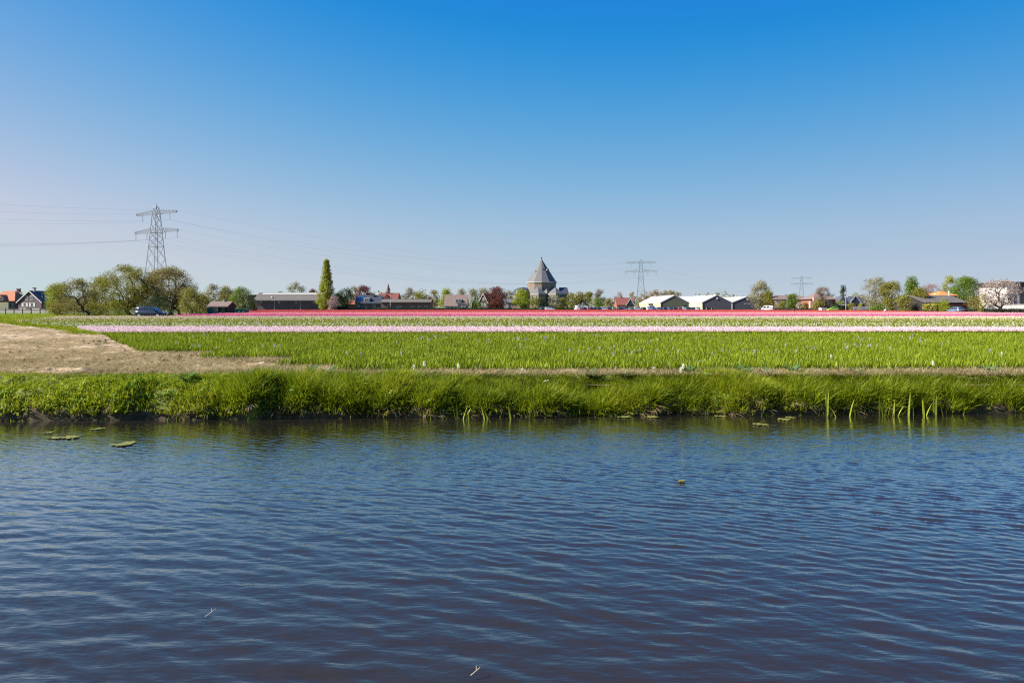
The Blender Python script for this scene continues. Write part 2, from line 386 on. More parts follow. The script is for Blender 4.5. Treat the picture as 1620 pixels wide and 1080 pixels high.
nz = n.new('ShaderNodeTexNoise'); nz.inputs['Detail'].default_value = 3; nz.inputs['Scale'].default_value = 1.0
bp = n.new('ShaderNodeBump'); bp.inputs['Strength'].default_value = .14; bp.inputs['Distance'].default_value = .03
l.new(tc.outputs['Object'], mp.inputs[0]); l.new(mp.outputs[0], nz.inputs['Vector']); l.new(nz.outputs[0], bp.inputs['Height'])
df = n.new('ShaderNodeBsdfDiffuse'); df.inputs[0].default_value = (.0190, .0152, .0120, 1)                 # peat-brown body of the water
gl = n.new('ShaderNodeBsdfGlossy'); gl.inputs['Roughness'].default_value = .04; gl.inputs[0].default_value = (1, 1, 1, 1); l.new(bp.outputs[0], gl.inputs['Normal'])
fr = n.new('ShaderNodeFresnel'); fr.inputs['IOR'].default_value = 1.333; l.new(bp.outputs[0], fr.inputs['Normal'])
pw = n.new('ShaderNodeMath'); pw.operation = 'POWER'; pw.inputs[1].default_value = 1.3; l.new(fr.outputs[0], pw.inputs[0])
ml = n.new('ShaderNodeMath'); ml.operation = 'MULTIPLY'; ml.inputs[1].default_value = 3.1; l.new(pw.outputs[0], ml.inputs[0])
mn = n.new('ShaderNodeMath'); mn.operation = 'MINIMUM'; mn.inputs[1].default_value = .8; l.new(ml.outputs[0], mn.inputs[0])
mx = n.new('ShaderNodeMixShader'); l.new(mn.outputs[0], mx.inputs[0]); l.new(df.outputs[0], mx.inputs[1]); l.new(gl.outputs[0], mx.inputs[2]); l.new(mx.outputs[0], n['Material Output'].inputs[0])
wa = link('water', mesh_np('water', np.stack([X, Y, ZW], -1).reshape(-1, 3), [Qd], mw, True)); tag(wa, 'dark peaty canal water ruffled by the wind', None, None, 'structure')

# the bank the picture is taken from, behind the lens
nb = MB(); nb.prism([(-14, -.5), (.9, -.5), (.7, .2), (.2, .5), (-14, .6)], 0, -120, 120)
tag(nb.build('near_bank', m_land), 'grassy canal bank underfoot', None, None, 'structure')

# far bank: undercut foot, bulging tussocks, soft crest
bx = np.concatenate([np.arange(-60, -16, .5), np.arange(-16, 16, .06), np.arange(16, 60.1, .5)]); bs = np.linspace(-.25, 1.9, 54)
X, Sg = np.meshgrid(bx, bs)
t1 = noise2(1024, 128, 1.3, 41, 5); t2 = noise2(1024, 128, .9, 42, 2)
ix = np.round((X + 30.7) / .06).astype(int) % 1024; iy = np.round((Sg + .3) / .04).astype(int) % 128
mid = np.exp(-((Sg - .5) / .5) ** 2)
prof = np.interp(Sg, [-.25, -.02, .0, .04, .15, .35, .65, 1.0, 1.25, 1.9], [-.3, -.25, .01, .10, .22, .35, .50, .66, .705, .66])
BZ = prof + mid * (.11 * t1[ix, iy] + .025 * t2[ix, iy]); BZ = np.where(Sg < .02, np.minimum(BZ, prof), BZ)
def bank_point(x, s):
    x = np.asarray(x, float); s = np.asarray(s, float)
    i = np.clip(np.searchsorted(bx, x), 1, len(bx) - 1); j = np.clip(np.round((s + .25) / (bs[1] - bs[0])).astype(int), 0, len(bs) - 1)
    return x, edge(x) + ewob(x) + s - bulge(x, s), BZ[j, i]
# tussocks bulging over the water, steep on their lee (right) side
_g = np.random.default_rng(61); _x, _k = -60.0, []
while _x < 60: w_ = _g.uniform(.45, 1.35); _k.append((_x, w_, _g.uniform(.06, .30) * (1 if _x > -6.5 else .45))); _x += w_
_kx = np.array([q[0] for q in _k]); _kw = np.array([q[1] for q in _k]); _ka = np.array([q[2] for q in _k])
def bulge(x, s):
    x = np.asarray(x, float) - .25 * np.asarray(s, float); i = np.clip(np.searchsorted(_kx, x) - 1, 0, len(_kx) - 1); u = np.clip((x - _kx[i]) / _kw[i], 0, 1)
    return _ka[i] * np.sin(np.pi * u ** 1.35) ** .6 * np.interp(s, [-.3, .02, .25, .7, 1.2], [0, .55, 1, .6, 0])
YB = edge(X) + ewob(X) + Sg + mid * -.05 * t1[ix, iy] - bulge(X, Sg)
BZ = BZ + .35 * bulge(X, Sg) * (Sg > .05)
nx, ny = len(bx), len(bs); idx = np.arange(nx * ny).reshape(ny, nx)
Qd = np.stack([idx[:-1, :-1], idx[:-1, 1:], idx[1:, 1:], idx[1:, :-1]], -1).reshape(-1, 4)
m_bank = mat('rooty_bank_earth', (.04, .03, .018), .95, .4, 9, col2=(.08, .065, .03)); m_thatch = mat('grass_thatch', (.11, .13, .02), .95, .4, 9, col2=(.17, .19, .03))
tag(link('bank', mesh_np('bank', np.stack([X, YB, BZ], -1).reshape(-1, 3), [Qd], [m_bank, m_thatch], True, fmat=(Sg[:-1, :-1] + .05 * t2[ix, iy][:-1, :-1] > .12).astype(int).ravel())), 'steep canal bank of dark rooty earth under the grass', None, None, 'structure')

# ---- grass of the bank
def tuft(nb_, h, w, spread, lean, curl, seed, fall=0.0, mats=None):
    global R; R0 = R; R = np.random.default_rng(seed); B = Blades()
    for i in range(nb_):
        a = R.random() * 6.283; r = spread * math.sqrt(R.random())
        B.blade((r * math.cos(a), r * math.sin(a), -.02), a + R.normal() * .7, h * (.55 + .6 * R.random()), w * (.7 + .6 * R.random()),
                lean * R.random() + fall, curl * (.3 + R.random()), 3, 0, R.normal() * .5)
    R = R0; return B
tall = [tuft(24, .42, .0085, .09, .40, .95, 100 + i).mesh('tall_grass_tuft', M['grass']) for i in range(6)]
short = [tuft(16, .17, .011, .08, .6, 1.0, 120 + i).mesh('short_grass_tuft', M['moss']) for i in range(5)]
dry = [tuft(14, .26, .009, .06, .5, 1.6, 140 + i, .5).mesh('dry_grass_tuft', M['straw']) for i in range(4)]
def leafy(nl, rad, size, seed, m):
    global R; R0 = R; R = np.random.default_rng(seed); B = Blades()
    for i in range(nl):
        d = rdir(); d[2] = abs(d[2]) * .8 + .15; c = d * rad * (.5 + .5 * R.random()); nrm = d + .6 * R.normal(size=3); nrm /= np.linalg.norm(nrm)
        u = np.cross(nrm, rdir()); u /= np.linalg.norm(u); v = np.cross(nrm, u); s_ = size * (.6 + .7 * R.random())
        B.quad(c, u * s_, v * s_ * .55)
    R = R0; return B.mesh('leafy_sprig', m)
weed = [leafy(26, .13, .035, 160 + i, M['weed']) for i in range(4)]
mossy = [leafy(26, .09, .026, 170 + i, M['moss']) for i in range(4)]

clump = noise2(1024, 128, 1.1, 51, 4)
def cl(x, s): return clump[np.round((x + 31) / .06).astype(int) % 1024, np.round((s + .3) / .04).astype(int) % 128]
def bank_scatter(name, n_, xr, sr, protos, label, scl, tilt=.35, keep=None, seed=0, zoff=0.0, down=.35):
    g = np.random.default_rng(seed)
    x = g.uniform(*xr, n_); s = g.uniform(*sr, n_)
    if keep is not None:
        k = keep(x, s, g); x, s = x[k], s[k]
    px_, py_, pz_ = bank_point(x, s); n_ = len(x)
    rot = np.stack([g.normal(size=n_) * tilt * .5 + down * np.exp(-((s - .4) / .5) ** 2), g.normal(size=n_) * tilt * .5 + .12, np.zeros(n_)], -1)
    sc = (scl[0] + (scl[1] - scl[0]) * g.random(n_)) * np.interp(s, [.35, .65, .95, 1.2], [1, .76, .44, .36]) * (1 + .22 * np.clip(cl(x, s * .4), -1.6, 1.6))
    rot[:, 2] = g.random(n_) * .9 - .45
    return scatter(name, np.stack([px_, py_, pz_ + zoff], -1), protos, rot, sc, g.integers(0, len(protos), n_), label)

XL = -6.2                                                           # left of here the bank is grazed short
def k_tall(x, s, g):
    side = 1 / (1 + np.exp(-(x - XL) / .35)); return (g.random(len(x)) < side * np.clip(.62 + .45 * cl(x, s), .06, 1)) & (s < .86 + .10 * cl(x * 1.3, s * 0 + .3)) & (s > .0 + .06 * g.random(len(x)))
bank_scatter('bank_grass', 14000, (-20, 19), (-.01, 1.2), tall, 'tall lush grass hanging down the canal bank', (.44, .88), keep=k_tall, seed=1)
def k_short(x, s, g): return g.random(len(x)) < np.where((x < XL + .8) | (s > .75), 1.0, .45) * np.clip(.8 + .35 * cl(x, s), .1, 1)
bank_scatter('short_bank_grass', 17000, (-20, 19), (.0, 1.3), short, 'short yellow green grass on the canal bank', (.7, 1.4), keep=k_short, seed=2)
bank_scatter('bank_ground_cover', 7000, (-20, 19), (.0, 1.2), mossy, 'low leafy ground cover on the canal bank', (.6, 1.4), keep=lambda x, s, g: g.random(len(x)) < np.where(x < XL + 1, 1, .25), seed=3)
bank_scatter('bank_weeds', 2600, (-20, 19), (.02, 1.15), weed, 'dark leafy weeds among the bank grass', (.4, 1.0), keep=lambda x, s, g: (cl(x * 1.7 + 9, s) > .55), seed=4, zoff=.04)
bank_scatter('dead_bank_grass', 2300, (-20, 19), (-.03, .22), dry, 'dead brown grass hanging over the waterline', (.4, .95), keep=lambda x, s, g: g.random(len(x)) < np.clip(.5 + .6 * cl(x * 1.3, s + .2), .1, 1), seed=5, down=.7)
bank_scatter('crest_grass', 900, (-20, 19), (1.05, 1.4), short, 'sparse grass along the top of the bank', (.45, .9), keep=lambda x, s, g: (cl(x * .8 + 3, s * .3) > -.1) & (g.random(len(x)) < 1.5 - s), seed=6, down=0)

# straw and dead stalks lying on the headland
B = Blades(); Rs = R; R = np.random.default_rng(9)
for i in range(70): B.blade((R.uniform(-.5, .5), R.uniform(-.5, .5), .01 + .03 * R.random()), R.random() * 6.28, .05 + .14 * R.random(), .009, 1.35 + .2 * R.normal(), .1, 2)
R = Rs; litter = B.mesh('straw_litter', M['straw'])
g = np.random.default_rng(77); y = 14.2 + 40 * g.random(16000) ** 1.4; x = g.uniform(-1, 1, 16000) * (.8 * y + 1)
k = ((x < beds_left(y) - .2) | (y < 14.75 + .03 * x)) & ~((x < -25) & (y > 37.5 - (x + 25) * 24 / 22)); x, y = x[k], y[k]
scatter('straw_litter', np.stack([x, y, np.full(len(x), G + .015)], -1), [litter], np.stack([np.zeros(len(x)), np.zeros(len(x)), g.random(len(x)) * 6.28], -1), .6 + .6 * g.random(len(x)), np.zeros(len(x)), 'dry straw lying on the sandy headland')
ck = []
for i in range(4):
    b = MB(); gg = np.random.default_rng(900 + i); b.lathe([(.01, 0), (.5, .05), (.55, .3), (.3, .5), (.02, .55)], 7); b.v = [tuple(np.array(v) * (1 + .35 * gg.normal(size=3))) for v in b.v]; ck.append(b.mesh('clod', M['clod']))
yc = 14.3 + 40 * g.random(16000) ** 1.4; xc = g.uniform(-1, 1, 16000) * (.8 * yc + 1); dn = noise2(512, 512, 1.0, 19, 3)[(xc * 9).astype(int) % 512, (yc * 9).astype(int) % 512]
k = ((xc < beds_left(yc) - .2) | (yc < 14.75 + .03 * xc)) & ~((xc < -25) & (yc > 37.5 - (xc + 25) * 24 / 22)) & (yc > edge(xc) + ewob(xc) + 1.15) & (g.random(16000) < .35 + .4 * dn); xc, yc = xc[k], yc[k]; n_ = len(xc)
scatter('soil_clods', np.stack([xc, yc, np.full(n_, G - .005)], -1), ck, np.stack([.4 * g.normal(size=n_), .4 * g.normal(size=n_), g.random(n_) * 6.28], -1), .035 + .09 * g.random(n_) ** 3, g.integers(0, 4, n_), 'dark clods scattered over the sandy headland')

# ------------------------------------------------------------------ flower beds
def hy_plant(nl, h, seed, m, flower=None, fh=.0, fs=.011, fn=16, w=.026, sp=.15):
    global R; R0 = R; R = np.random.default_rng(seed); B = Blades()
    for i in range(nl):
        a = i * 6.283 / nl + R.normal() * .3
        B.blade((.012 * math.cos(a), .012 * math.sin(a), -.02), a, h * (.75 + .45 * R.random()), w * (.8 + .4 * R.random()), .04 + .20 * R.random(), .15 + .28 * R.random(), 3, 0, R.normal() * .4, .5)
    if flower is not None:
        B.blade((0, 0, 0), R.random() * 6, fh, .012, .05, .05, 2, 0)
        florets(B, (0, 0, fh - .05), .032, sp, fn, fs, 1)
    R = R0; return B.mesh('hyacinth_kind', [m] + ([flower] if flower is not None else []))
def patch_kind(nt, h, seed, leaf, flower=None, nf=0, fz=.24, fs=.045, lw=.045):
    """a square metre of a bed, for the beds far off"""
    global R; R0 = R; R = np.random.default_rng(seed); B = Blades()
    for i in range(nt):
        p = (R.uniform(-.5, .5), R.uniform(-.5, .5), 0); a = R.random() * 6.28
        for j in range(3): B.blade(p, a + j * 2.1, h * (.7 + .5 * R.random()), lw, .15 + .3 * R.random(), .3, 2)
    for i in range(nf):
        c = np.array((R.uniform(-.5, .5), R.uniform(-.5, .5), fz + .05 * R.normal())); o = rdir(); u = np.cross(o, (0, 0, 1.0)); u /= np.linalg.norm(u)
        B.quad(c, u * fs * .8, np.array((0, 0, fs)), 1); B.quad(c, np.cross(u, (0, 0, 1)) * fs * .8, np.array((0, 0, fs)), 1); B.quad(c + np.array((0, 0, fs * .45)), u * fs * .7, np.cross(u, (0, 0, 1)) * fs * .7, 1)
    R = R0; return B.mesh('bed_patch', [leaf] + ([flower] if flower is not None else []))

def bed(name, y0, y1, step_y, step_x, protos, label, scl=(.85, 1.15), z=G - .01, right=None, seed=0, jit=.35, dens=1.0, margin=2.5, rot90=False, tilt=.10):
    g = np.random.default_rng(seed); PX, PY = [], []
    ymid0, ymid1 = (y0(0), y1(0)); nr = max(1, int((ymid1 - ymid0) / step_y))
    for r in range(nr + 1):
        if name == 'hyacinth_bed' and step_y < .3 and r % 9 == 8: continue      # the furrow between two beds
        t = r / max(1, nr); yc = ymid0 * (1 - t) + ymid1 * t; hw = .76 * yc + margin
        x = np.arange(-hw, hw, step_x); yy = y0(x) * (1 - t) + y1(x) * t
        k = (x > beds_left(yy)) & (g.random(len(x)) < dens)
        if right is not None: k &= x < right(yy)
        x, yy = x[k], yy[k]; PX.append(x + g.uniform(-jit, jit, len(x)) * step_x); PY.append(yy + g.uniform(-jit, jit, len(x)) * step_y)
    x, yy = np.concatenate(PX), np.concatenate(PY); n_ = len(x)
    rz = (g.integers(0, 4, n_) * math.pi / 2) if rot90 else g.random(n_) * 6.28
    rot = np.stack([g.normal(size=n_) * tilt, g.normal(size=n_) * tilt, rz], -1)
    return scatter(name, np.stack([x, yy, np.full(n_, z)], -1), protos, rot, scl[0] + (scl[1] - scl[0]) * g.random(n_), g.integers(0, len(protos), n_), label, 'flower bed')

hk = [hy_plant(8, .23, 200 + i, M['hya_leaf'], w=.019) for i in range(5)]
bed('hyacinth_bed', lambda x: 14.95 + .03 * x, lambda x: 24 + .03 * x, .20, .075, hk, 'green hyacinth plants out of flower in the nearest bed', seed=11, jit=.2)
hk2 = [hy_plant(7, .21, 210 + i, M['hya_leaf'], w=.024) for i in range(4)]
bed('hyacinth_bed', lambda x: 24.2 + .03 * x, lambda x: 33.3 + .012 * x, .24, .11, hk2, 'green hyacinth plants in the back half of the nearest bed', seed=12, jit=.22)
pk = [hy_plant(4, .19, 220 + i, M['hya_leaf'], M['pink'], .20, .018, 14, .03) for i in range(5)]
bed('pink_hyacinth_bed', lambda x: 35.2 + .03 * x, lambda x: 39.9 - .045 * x, .17, .115, pk, 'long strip of pale pink hyacinths in full flower', seed=13)
wk = [hy_plant(5, .23, 230 + i, M['hya_leaf2'], w=.04) for i in range(4)]
bed('hyacinth_bed', lambda x: 41.0 - .03 * x, lambda x: 56 + 0 * x, .32, .2, wk, 'green leaves behind the pale pink strip', seed=14, scl=(.9, 1.3))
wf = [hy_plant(3, .18, 240 + i, M['hya_leaf2'], M['white'], .24, .016, 8, .03, .055) for i in range(3)]
bed('white_hyacinth_bed', lambda x: 41.0 - .03 * x, lambda x: 54 + 0 * x, .5, .4, wf, 'scattered white hyacinths among green leaves', seed=15, dens=.7, jit=.9)
RT = lambda y: np.interp(y, [0, 100, 264], [160, 110, 114])
gp = [patch_kind(34, .25, 250 + i, M['hya_leaf2'], M['beige'], 2) for i in range(4)]
bed('green_bulb_bed', lambda x: 56.5 + 0 * x, lambda x: 71 + 0 * x, .95, .95, gp, 'green bulb bed with a few flowers left', seed=16, rot90=True, tilt=0, jit=.1, scl=(.95, 1.15))
bp_ = [patch_kind(22, .24, 260 + i, M['hya_leaf2'], M['beige'], 12) for i in range(4)]
bed('cream_flower_bed', lambda x: 72 + 0 * x, lambda x: 87.5 + 0 * x, .95, .95, bp_, 'fading cream and pink flowers in front of the magenta strip', seed=17, rot90=True, tilt=0, jit=.1, scl=(.95, 1.15))
def tul(c, s0): return [patch_kind(14, .22, s0 + i, M['hya_leaf2'], M[c], 46, .27, .055) for i in range(3)]
bed('magenta_tulip_bed', lambda x: 100.5 + 0 * x, lambda x: 103.6 + 0 * x, .98, .98, tul('magenta', 270), 'strip of magenta tulips across the field', seed=18, rot90=True, tilt=0, jit=.05, right=RT, scl=(1, 1.1))
bed('salmon_tulip_bed', lambda x: 104.6 + 0 * x, lambda x: 143 + 0 * x, .98, .98, tul('salmon', 280), 'broad strip of salmon tulips across the field', seed=19, rot90=True, tilt=0, jit=.05, right=RT, scl=(1, 1.1))
bed('red_tulip_bed', lambda x: 144.5 + 0 * x, lambda x: 264 + 0 * x, 1.3, 1.3, tul('red', 290), 'red tulips at the far end of the field', seed=20, rot90=True, tilt=0, jit=.05, right=RT, scl=(1.3, 1.4), z=G - .08)

# grass: edge of the beds on the left, and the verge round the car and the trees
vg = [tuft(60, .30, .03, .5, .5, .8, 300 + i).mesh('verge_grass', M['moss']) for i in range(4)]
g = np.random.default_rng(88); x = g.uniform(-150, -28, 9000); y = g.uniform(38, 130, 9000)
k = (y > 39.5 - (x + 25) * 24 / 22) & (x < np.where(y < 96, beds_left(y) + .3, -45 - (y - 103) * .25)) & (g.random(9000) < .9); x, y = x[k], y[k]
scatter('verge_grass', np.stack([x, y, np.full(len(x), G - .02)], -1), vg, np.stack([0 * x, 0 * x, g.random(len(x)) * 6.28], -1), .6 + .6 * g.random(len(x)), g.integers(0, 4, len(x)), 'rough green grass on the verge left of the flower beds')
dk = [tuft(26, .26, .02, .16, .5, .7, 310 + i).mesh('margin_grass', M['grass']) for i in range(4)]
t = g.random(900); y = 33.5 + 60 * t; x = beds_left(y) - .1 - .35 * np.abs(g.normal(size=900)); y = y + g.normal(size=900) * .2
scatter('margin_grass', np.stack([x, y, np.full(len(x), G - .02)], -1), dk, np.stack([0 * x, 0 * x, g.random(len(x)) * 6.28], -1), .6 + .7 * g.random(len(x)), g.integers(0, 4, len(x)), 'dark green grass edging the sandy headland')

# ------------------------------------------------------------------ pylons and overhead lines (far structures first)
PYL = [Vector((-248, -100, G)), Vector((WX(247, 290), 290, G)), Vector((WX(1014, 609), 609, G)), Vector((WX(1268, 935), 935, G))]
PANG = [math.radians(a) for a in (24, 27, 15, 18)]                     # how far each pylon's arms are turned
ARM_U, ARM_L, ZU, ZL, ZTOP = 13.0, 13.9, 41.0, 33.2, 45.4
HANG = {'u': (8.8,), 'l': (6.0, 13.4)}
INS = 3.0
def pylon(i, label, vee):
    p = PYL[i]
    r = root('power_pylon', label, 'power pylon', p, -PANG[i], 'lattice power pylons of the overhead line')
    def hw(z): return float(np.interp(z, [0, 12, 24, 33, 41, 43.5], [4.4, 3.3, 2.3, 1.65, 1.1, .75]))
    for sx_ in (-1, 1):
        for sy_ in (-1, 1):
            b = MB(); zs = [0, 12, 24, 33, 41, 43.5]
            for a, c in zip(zs, zs[1:]): b.tube((sx_ * hw(a), sy_ * hw(a), a), (sx_ * hw(c), sy_ * hw(c), c), .15, .13, 4)
            b.build('leg', M['steel'], r)
    b = MB(); zs = [0, 9, 16, 22, 27, 30.5, 33, 36.8, 41, 43.5]
    for i, (a, c) in enumerate(zip(zs, zs[1:])):
        A, C_ = hw(a), hw(c)
        for k in range(4):
            f = lambda x, z: ((x, -1), (1, x), (-x, 1), (-1, -x))[k]
            pa = lambda s_, h_, z: tuple(v * h_ for v in f(s_, z)) + (z,)
            b.tube(pa(-1, A, a), pa(1, C_, c), .06, None, 4); b.tube(pa(1, A, a), pa(-1, C_, c), .06, None, 4)
            if i in (1, 3, 5, 7): b.tube(pa(-1, C_, c), pa(1, C_, c), .10, None, 4)
    b.build('lattice', M['steel'], r)
    for z, L_, h_, nm in ((ZU, ARM_U, 1.5, 'u'), (ZL, ARM_L, 1.8, 'l')):
        b = MB(); w0 = hw(z)
        for s_ in (-1, 1):
            for yy in (-1, 1):
                b.tube((s_ * w0, yy * w0, z), (s_ * L_, yy * .35, z), .13, .11, 4); b.tube((s_ * w0, yy * w0 * .9, z + h_), (s_ * L_, yy * .35, z + .75), .11, .10, 4)
                n_ = 7
                for i in range(n_):
                    t0, t1_ = i / n_, (i + 1) / n_
                    B0 = lambda t: (s_ * (w0 + (L_ - w0) * t), yy * (w0 + (.35 - w0) * t), z)
                    T0 = lambda t: (s_ * (w0 + (L_ - w0) * t), yy * (w0 * .9 + (.35 - w0 * .9) * t), z + h_ + (.75 - h_) * t)
                    b.tube(B0(t0), T0((t0 + t1_) / 2), .06, None, 4); b.tube(T0((t0 + t1_) / 2), B0(t1_), .06, None, 4)
            b.tube((s_ * L_, -.35, z), (s_ * L_, .35, z + .75), .09, None, 4); b.tube((s_ * L_, 0, z), (s_ * L_, 0, z + .8), .1, None, 4)
        b.build('cross_arm', M['steel'], r)
        for xx in HANG[nm]:
            for s_ in (-1, 1):
                b = MB()
                if vee:
                    for dx in (-1.25, 1.25): b.tube((s_ * xx + dx if abs(s_ * xx + dx) < L_ else s_ * L_, 0, z), (s_ * xx, 0, z - INS), .11, None, 5)
                else:
                    b.tube((s_ * xx, 0, z), (s_ * xx, 0, z - INS), .11, None, 5)
                b.build('insulator', M['insul'], r)
    b = MB(); b.tube((0, 0, 43.3), (0, 0, ZTOP), .16, .08, 5)
    for s_ in (-1, 1):
        for t_ in (-1, 1): b.tube((s_ * .75, t_ * .75, 43.5), (0, 0, 44.6), .11, None, 4)
    b.build('peak', M['steel'], r)
pylon(1, 'tall lattice pylon rising behind the orchard trees on the left', False)
pylon(2, 'lattice pylon between the church and the white-roofed sheds', True)
pylon(3, 'smallest and farthest lattice pylon, above the brown-roofed long house', True)
armd = Vector((.8, -.6, 0))
def power_line(off, z, sags, label):
    pts = []; at = [q + Vector((math.cos(w), -math.sin(w), 0)) * off + Vector((0, 0, z)) for q, w in zip(PYL, PANG)]
    for a, c, sag in zip(at, at[1:], sags):
        for i in range(30):
            t = i / 30; pts.append(a.lerp(c, t) - Vector((0, 0, 4 * sag * t * (1 - t))))
    pts.append(at[-1])
    b = MB()
    V, Fc = [], []
    for q in pts: V += [q + Vector((0, 0, .017)), q + armd * .015 - Vector((0, 0, .009)), q - armd * .015 - Vector((0, 0, .009))]
    for i in range(len(pts) - 1):
        for k in range(3): Fc.append((3 * i + k, 3 * i + (k + 1) % 3, 3 * i + 3 + (k + 1) % 3, 3 * i + 3 + k))
    b.add(V, Fc); o = b.build('power_line', M['wire'])
    tag(o, label, 'power line', 'overhead wires strung between the pylons')
for s_, side in ((-1, 'far'), (1, 'near')):
    power_line(s_ * ARM_U, ZU + .75, (14, 10.5, 9), 'thin earth wire from the %s tip of the upper pylon arms' % side)
    power_line(s_ * HANG['u'][0], ZU - INS, (15, 13, 11), 'wire hung under the %s half of the upper pylon arms' % side)
    power_line(s_ * HANG['l'][0], ZL - INS, (15, 13, 11), 'inner wire hung under the %s half of the lower pylon arms' % side)
    power_line(s_ * HANG['l'][1], ZL - INS, (15, 13, 11), 'outer wire hung from the %s tip of the lower pylon arms' % side)

# ------------------------------------------------------------------ buildings
def hz(y, d): return WZ(y, d) - G
def window(par, cx, cz, w, h, m=None, yf=0.0, mull=True, name='window', pane=None):
    m = m or M['whitep']; t = min(.09, w * .12); b = MB(); y0, y1 = yf - .07, yf + .04
    b.box(cx - w / 2, cx + w / 2, y0, y1, cz - h / 2, cz - h / 2 + t); b.box(cx - w / 2, cx + w / 2, y0, y1, cz + h / 2 - t, cz + h / 2)
    b.box(cx - w / 2, cx - w / 2 + t, y0, y1, cz - h / 2 + t, cz + h / 2 - t); b.box(cx + w / 2 - t, cx + w / 2, y0, y1, cz - h / 2 + t, cz + h / 2 - t)
    if mull: b.box(cx - t * .35, cx + t * .35, y0 + .02, y1, cz - h / 2 + t, cz + h / 2 - t)
    f = b.build(name, m, par)
    MB().box(cx - w / 2 + t * .5, cx + w / 2 - t * .5, yf - .03, yf - .01, cz - h / 2 + t * .5, cz + h / 2 - t * .5).build('pane', pane or M['glass'], f)
    return f
def plate(name, par, x0, x1, z0, z1, m, yf=0.0, th=.06): return MB().box(x0, x1, yf - th, yf + .03, z0, z1).build(name, m, par)
def chimney(roof, x, y, z0, z1, w=.7, m=None):
    c = MB().box(x - w / 2, x + w / 2, y - w / 2, y + w / 2, z0, z1 - .25).box(x - w / 2 - .08, x + w / 2 + .08, y - w / 2 - .08, y + w / 2 + .08, z1 - .25, z1).build('chimney', m or M['brick_rd'], roof); return c

def house(name, label, cat, d, x0, x1, ye, yr, depth, wall, roof, front='eave', hip=0.0, ov=.4, yaw=0.0, group=None, th=.2, verge=None):
    """front 'eave': ridge across the view; 'gable': ridge along it. Pixel rows give eave and ridge heights at their own distances."""
    Wd = (x1 - x0) / F * d; He = hz(ye, d); Hr = WZ(yr, d + (depth / 2 if front == 'eave' else 0)) - G
    r = root(name, label, cat, (WX((x0 + x1) / 2, d), d, G), math.radians(yaw), group); hw = Wd / 2
    b = MB()
    if hip:
        b.box(-hw, hw, 0, depth, -.3, He); wl_ = b.build('wall', wall, r)
        b = MB(); a, e = hw + ov, depth / 2
        V = [(-a, -ov, He + .01), (a, -ov, He + .01), (a, depth + ov, He + .01), (-a, depth + ov, He + .01)]
        if front == 'eave': V += [(-hw + hip, e, Hr), (hw - hip, e, Hr)]; Fs = [(0, 3, 2, 1), (0, 1, 5, 4), (2, 3, 4, 5), (1, 2, 5), (3, 0, 4)]
        else: V += [(0, hip, Hr), (0, depth - hip, Hr)]; Fs = [(0, 3, 2, 1), (0, 1, 4), (1, 2, 5, 4), (2, 3, 5), (3, 0, 4, 5)]
        rf = b.add(V, Fs).build('roof', roof, r)
    elif front == 'gable':
        wl_ = b.prism([(-hw, -.3), (hw, -.3), (hw, He), (0, Hr), (-hw, He)], 1, 0, depth).build('wall', wall, r)
        sl = (Hr - He) / hw; b = MB()
        for s_ in (-1, 1): b.prism([(0, Hr + .02), (s_ * (hw + ov), He - ov * sl + .02), (s_ * (hw + ov), He - ov * sl + .02 + th), (0, Hr + .02 + th)][::s_], 1, -ov * .6, depth + ov * .6)
        rf = b.build('roof', roof, r)
        if verge:
            b = MB()
            for s_ in (-1, 1): b.prism([(0, Hr - .12), (s_ * (hw + ov + .03), He - ov * sl - .12), (s_ * (hw + ov + .03), He - ov * sl + .02 + th + .04), (0, Hr + .06 + th)][::s_], 1, -ov * .6 - .1, -ov * .6 - .01)
            b.build('verge_board', verge, r)
    else:
        wl_ = b.prism([(0, -.3), (depth, -.3), (depth, He), (depth / 2, Hr), (0, He)], 0, -hw, hw).build('wall', wall, r)
        sl = (Hr - He) / (depth / 2); b = MB()
        b.prism([(depth / 2, Hr + .02), (depth / 2, Hr + .02 + th), (-ov, He - ov * sl + .02 + th), (-ov, He - ov * sl + .02)], 0, -hw - ov * .5, hw + ov * .5)
        b.prism([(depth / 2, Hr + .02), (depth + ov, He - ov * sl + .02), (depth + ov, He - ov * sl + .02 + th), (depth / 2, Hr + .02 + th)], 0, -hw - ov * .5, hw + ov * .5)
        rf = b.build('roof', roof, r)
    k = d / F; lx = lambda x: (x - (x0 + x1) / 2) * k; lz = lambda y: hz(y, d)
    return dict(r=r, wall=wl_, roof=rf, W=Wd, He=He, Hr=Hr, k=k, lx=lx, lz=lz, depth=depth, hw=hw)
def wins(h, lst, m=None, yf=0.0, **kw):
    for x, y, w, hh in lst: window(h['r'], h['lx'](x), h['lz'](y), w * h['k'], hh * h['k'], m, yf, **kw)

# far left: two houses across the water with a pale wall and rails in front
h = house('house', 'orange-roofed house at the left edge beside the dark gabled house', 'house', 240, -22, 23, 476, 460, 9, M['brick_br'], M['tile_or'], hip=3.0)
chimney(h['roof'], h['lx'](15), 4.5, h['Hr'] - .6, h['lz'](456), .9)
dm = MB().prism([(-1.9, 0), (1.9, 0), (0, 2.3)], 1, -1.2, 3).build('dormer', M['tile_or'], h['roof'], loc=(h['lx'](3), .4, h['He'] - .1))
window(h['r'], h['lx'](3), h['He'] + .75, 2.2, 1.0, None, -.86)
wins(h, [(-4, 483, 9, 7), (9, 483, 9, 7), (18, 483, 5, 7)])
plate('bay_front', h['r'], h['lx'](2), h['lx'](16), h['lz'](491), h['lz'](478), M['cream'], -.35, .5)
h = house('house', 'dark brick gabled house with white window shutters and navy roof', 'house', 230, 24, 70, 477.5, 460.5, 12, M['brick_pu'], M['tile_dk'], 'gable', ov=.5, yaw=-14, verge=M['whitep'])
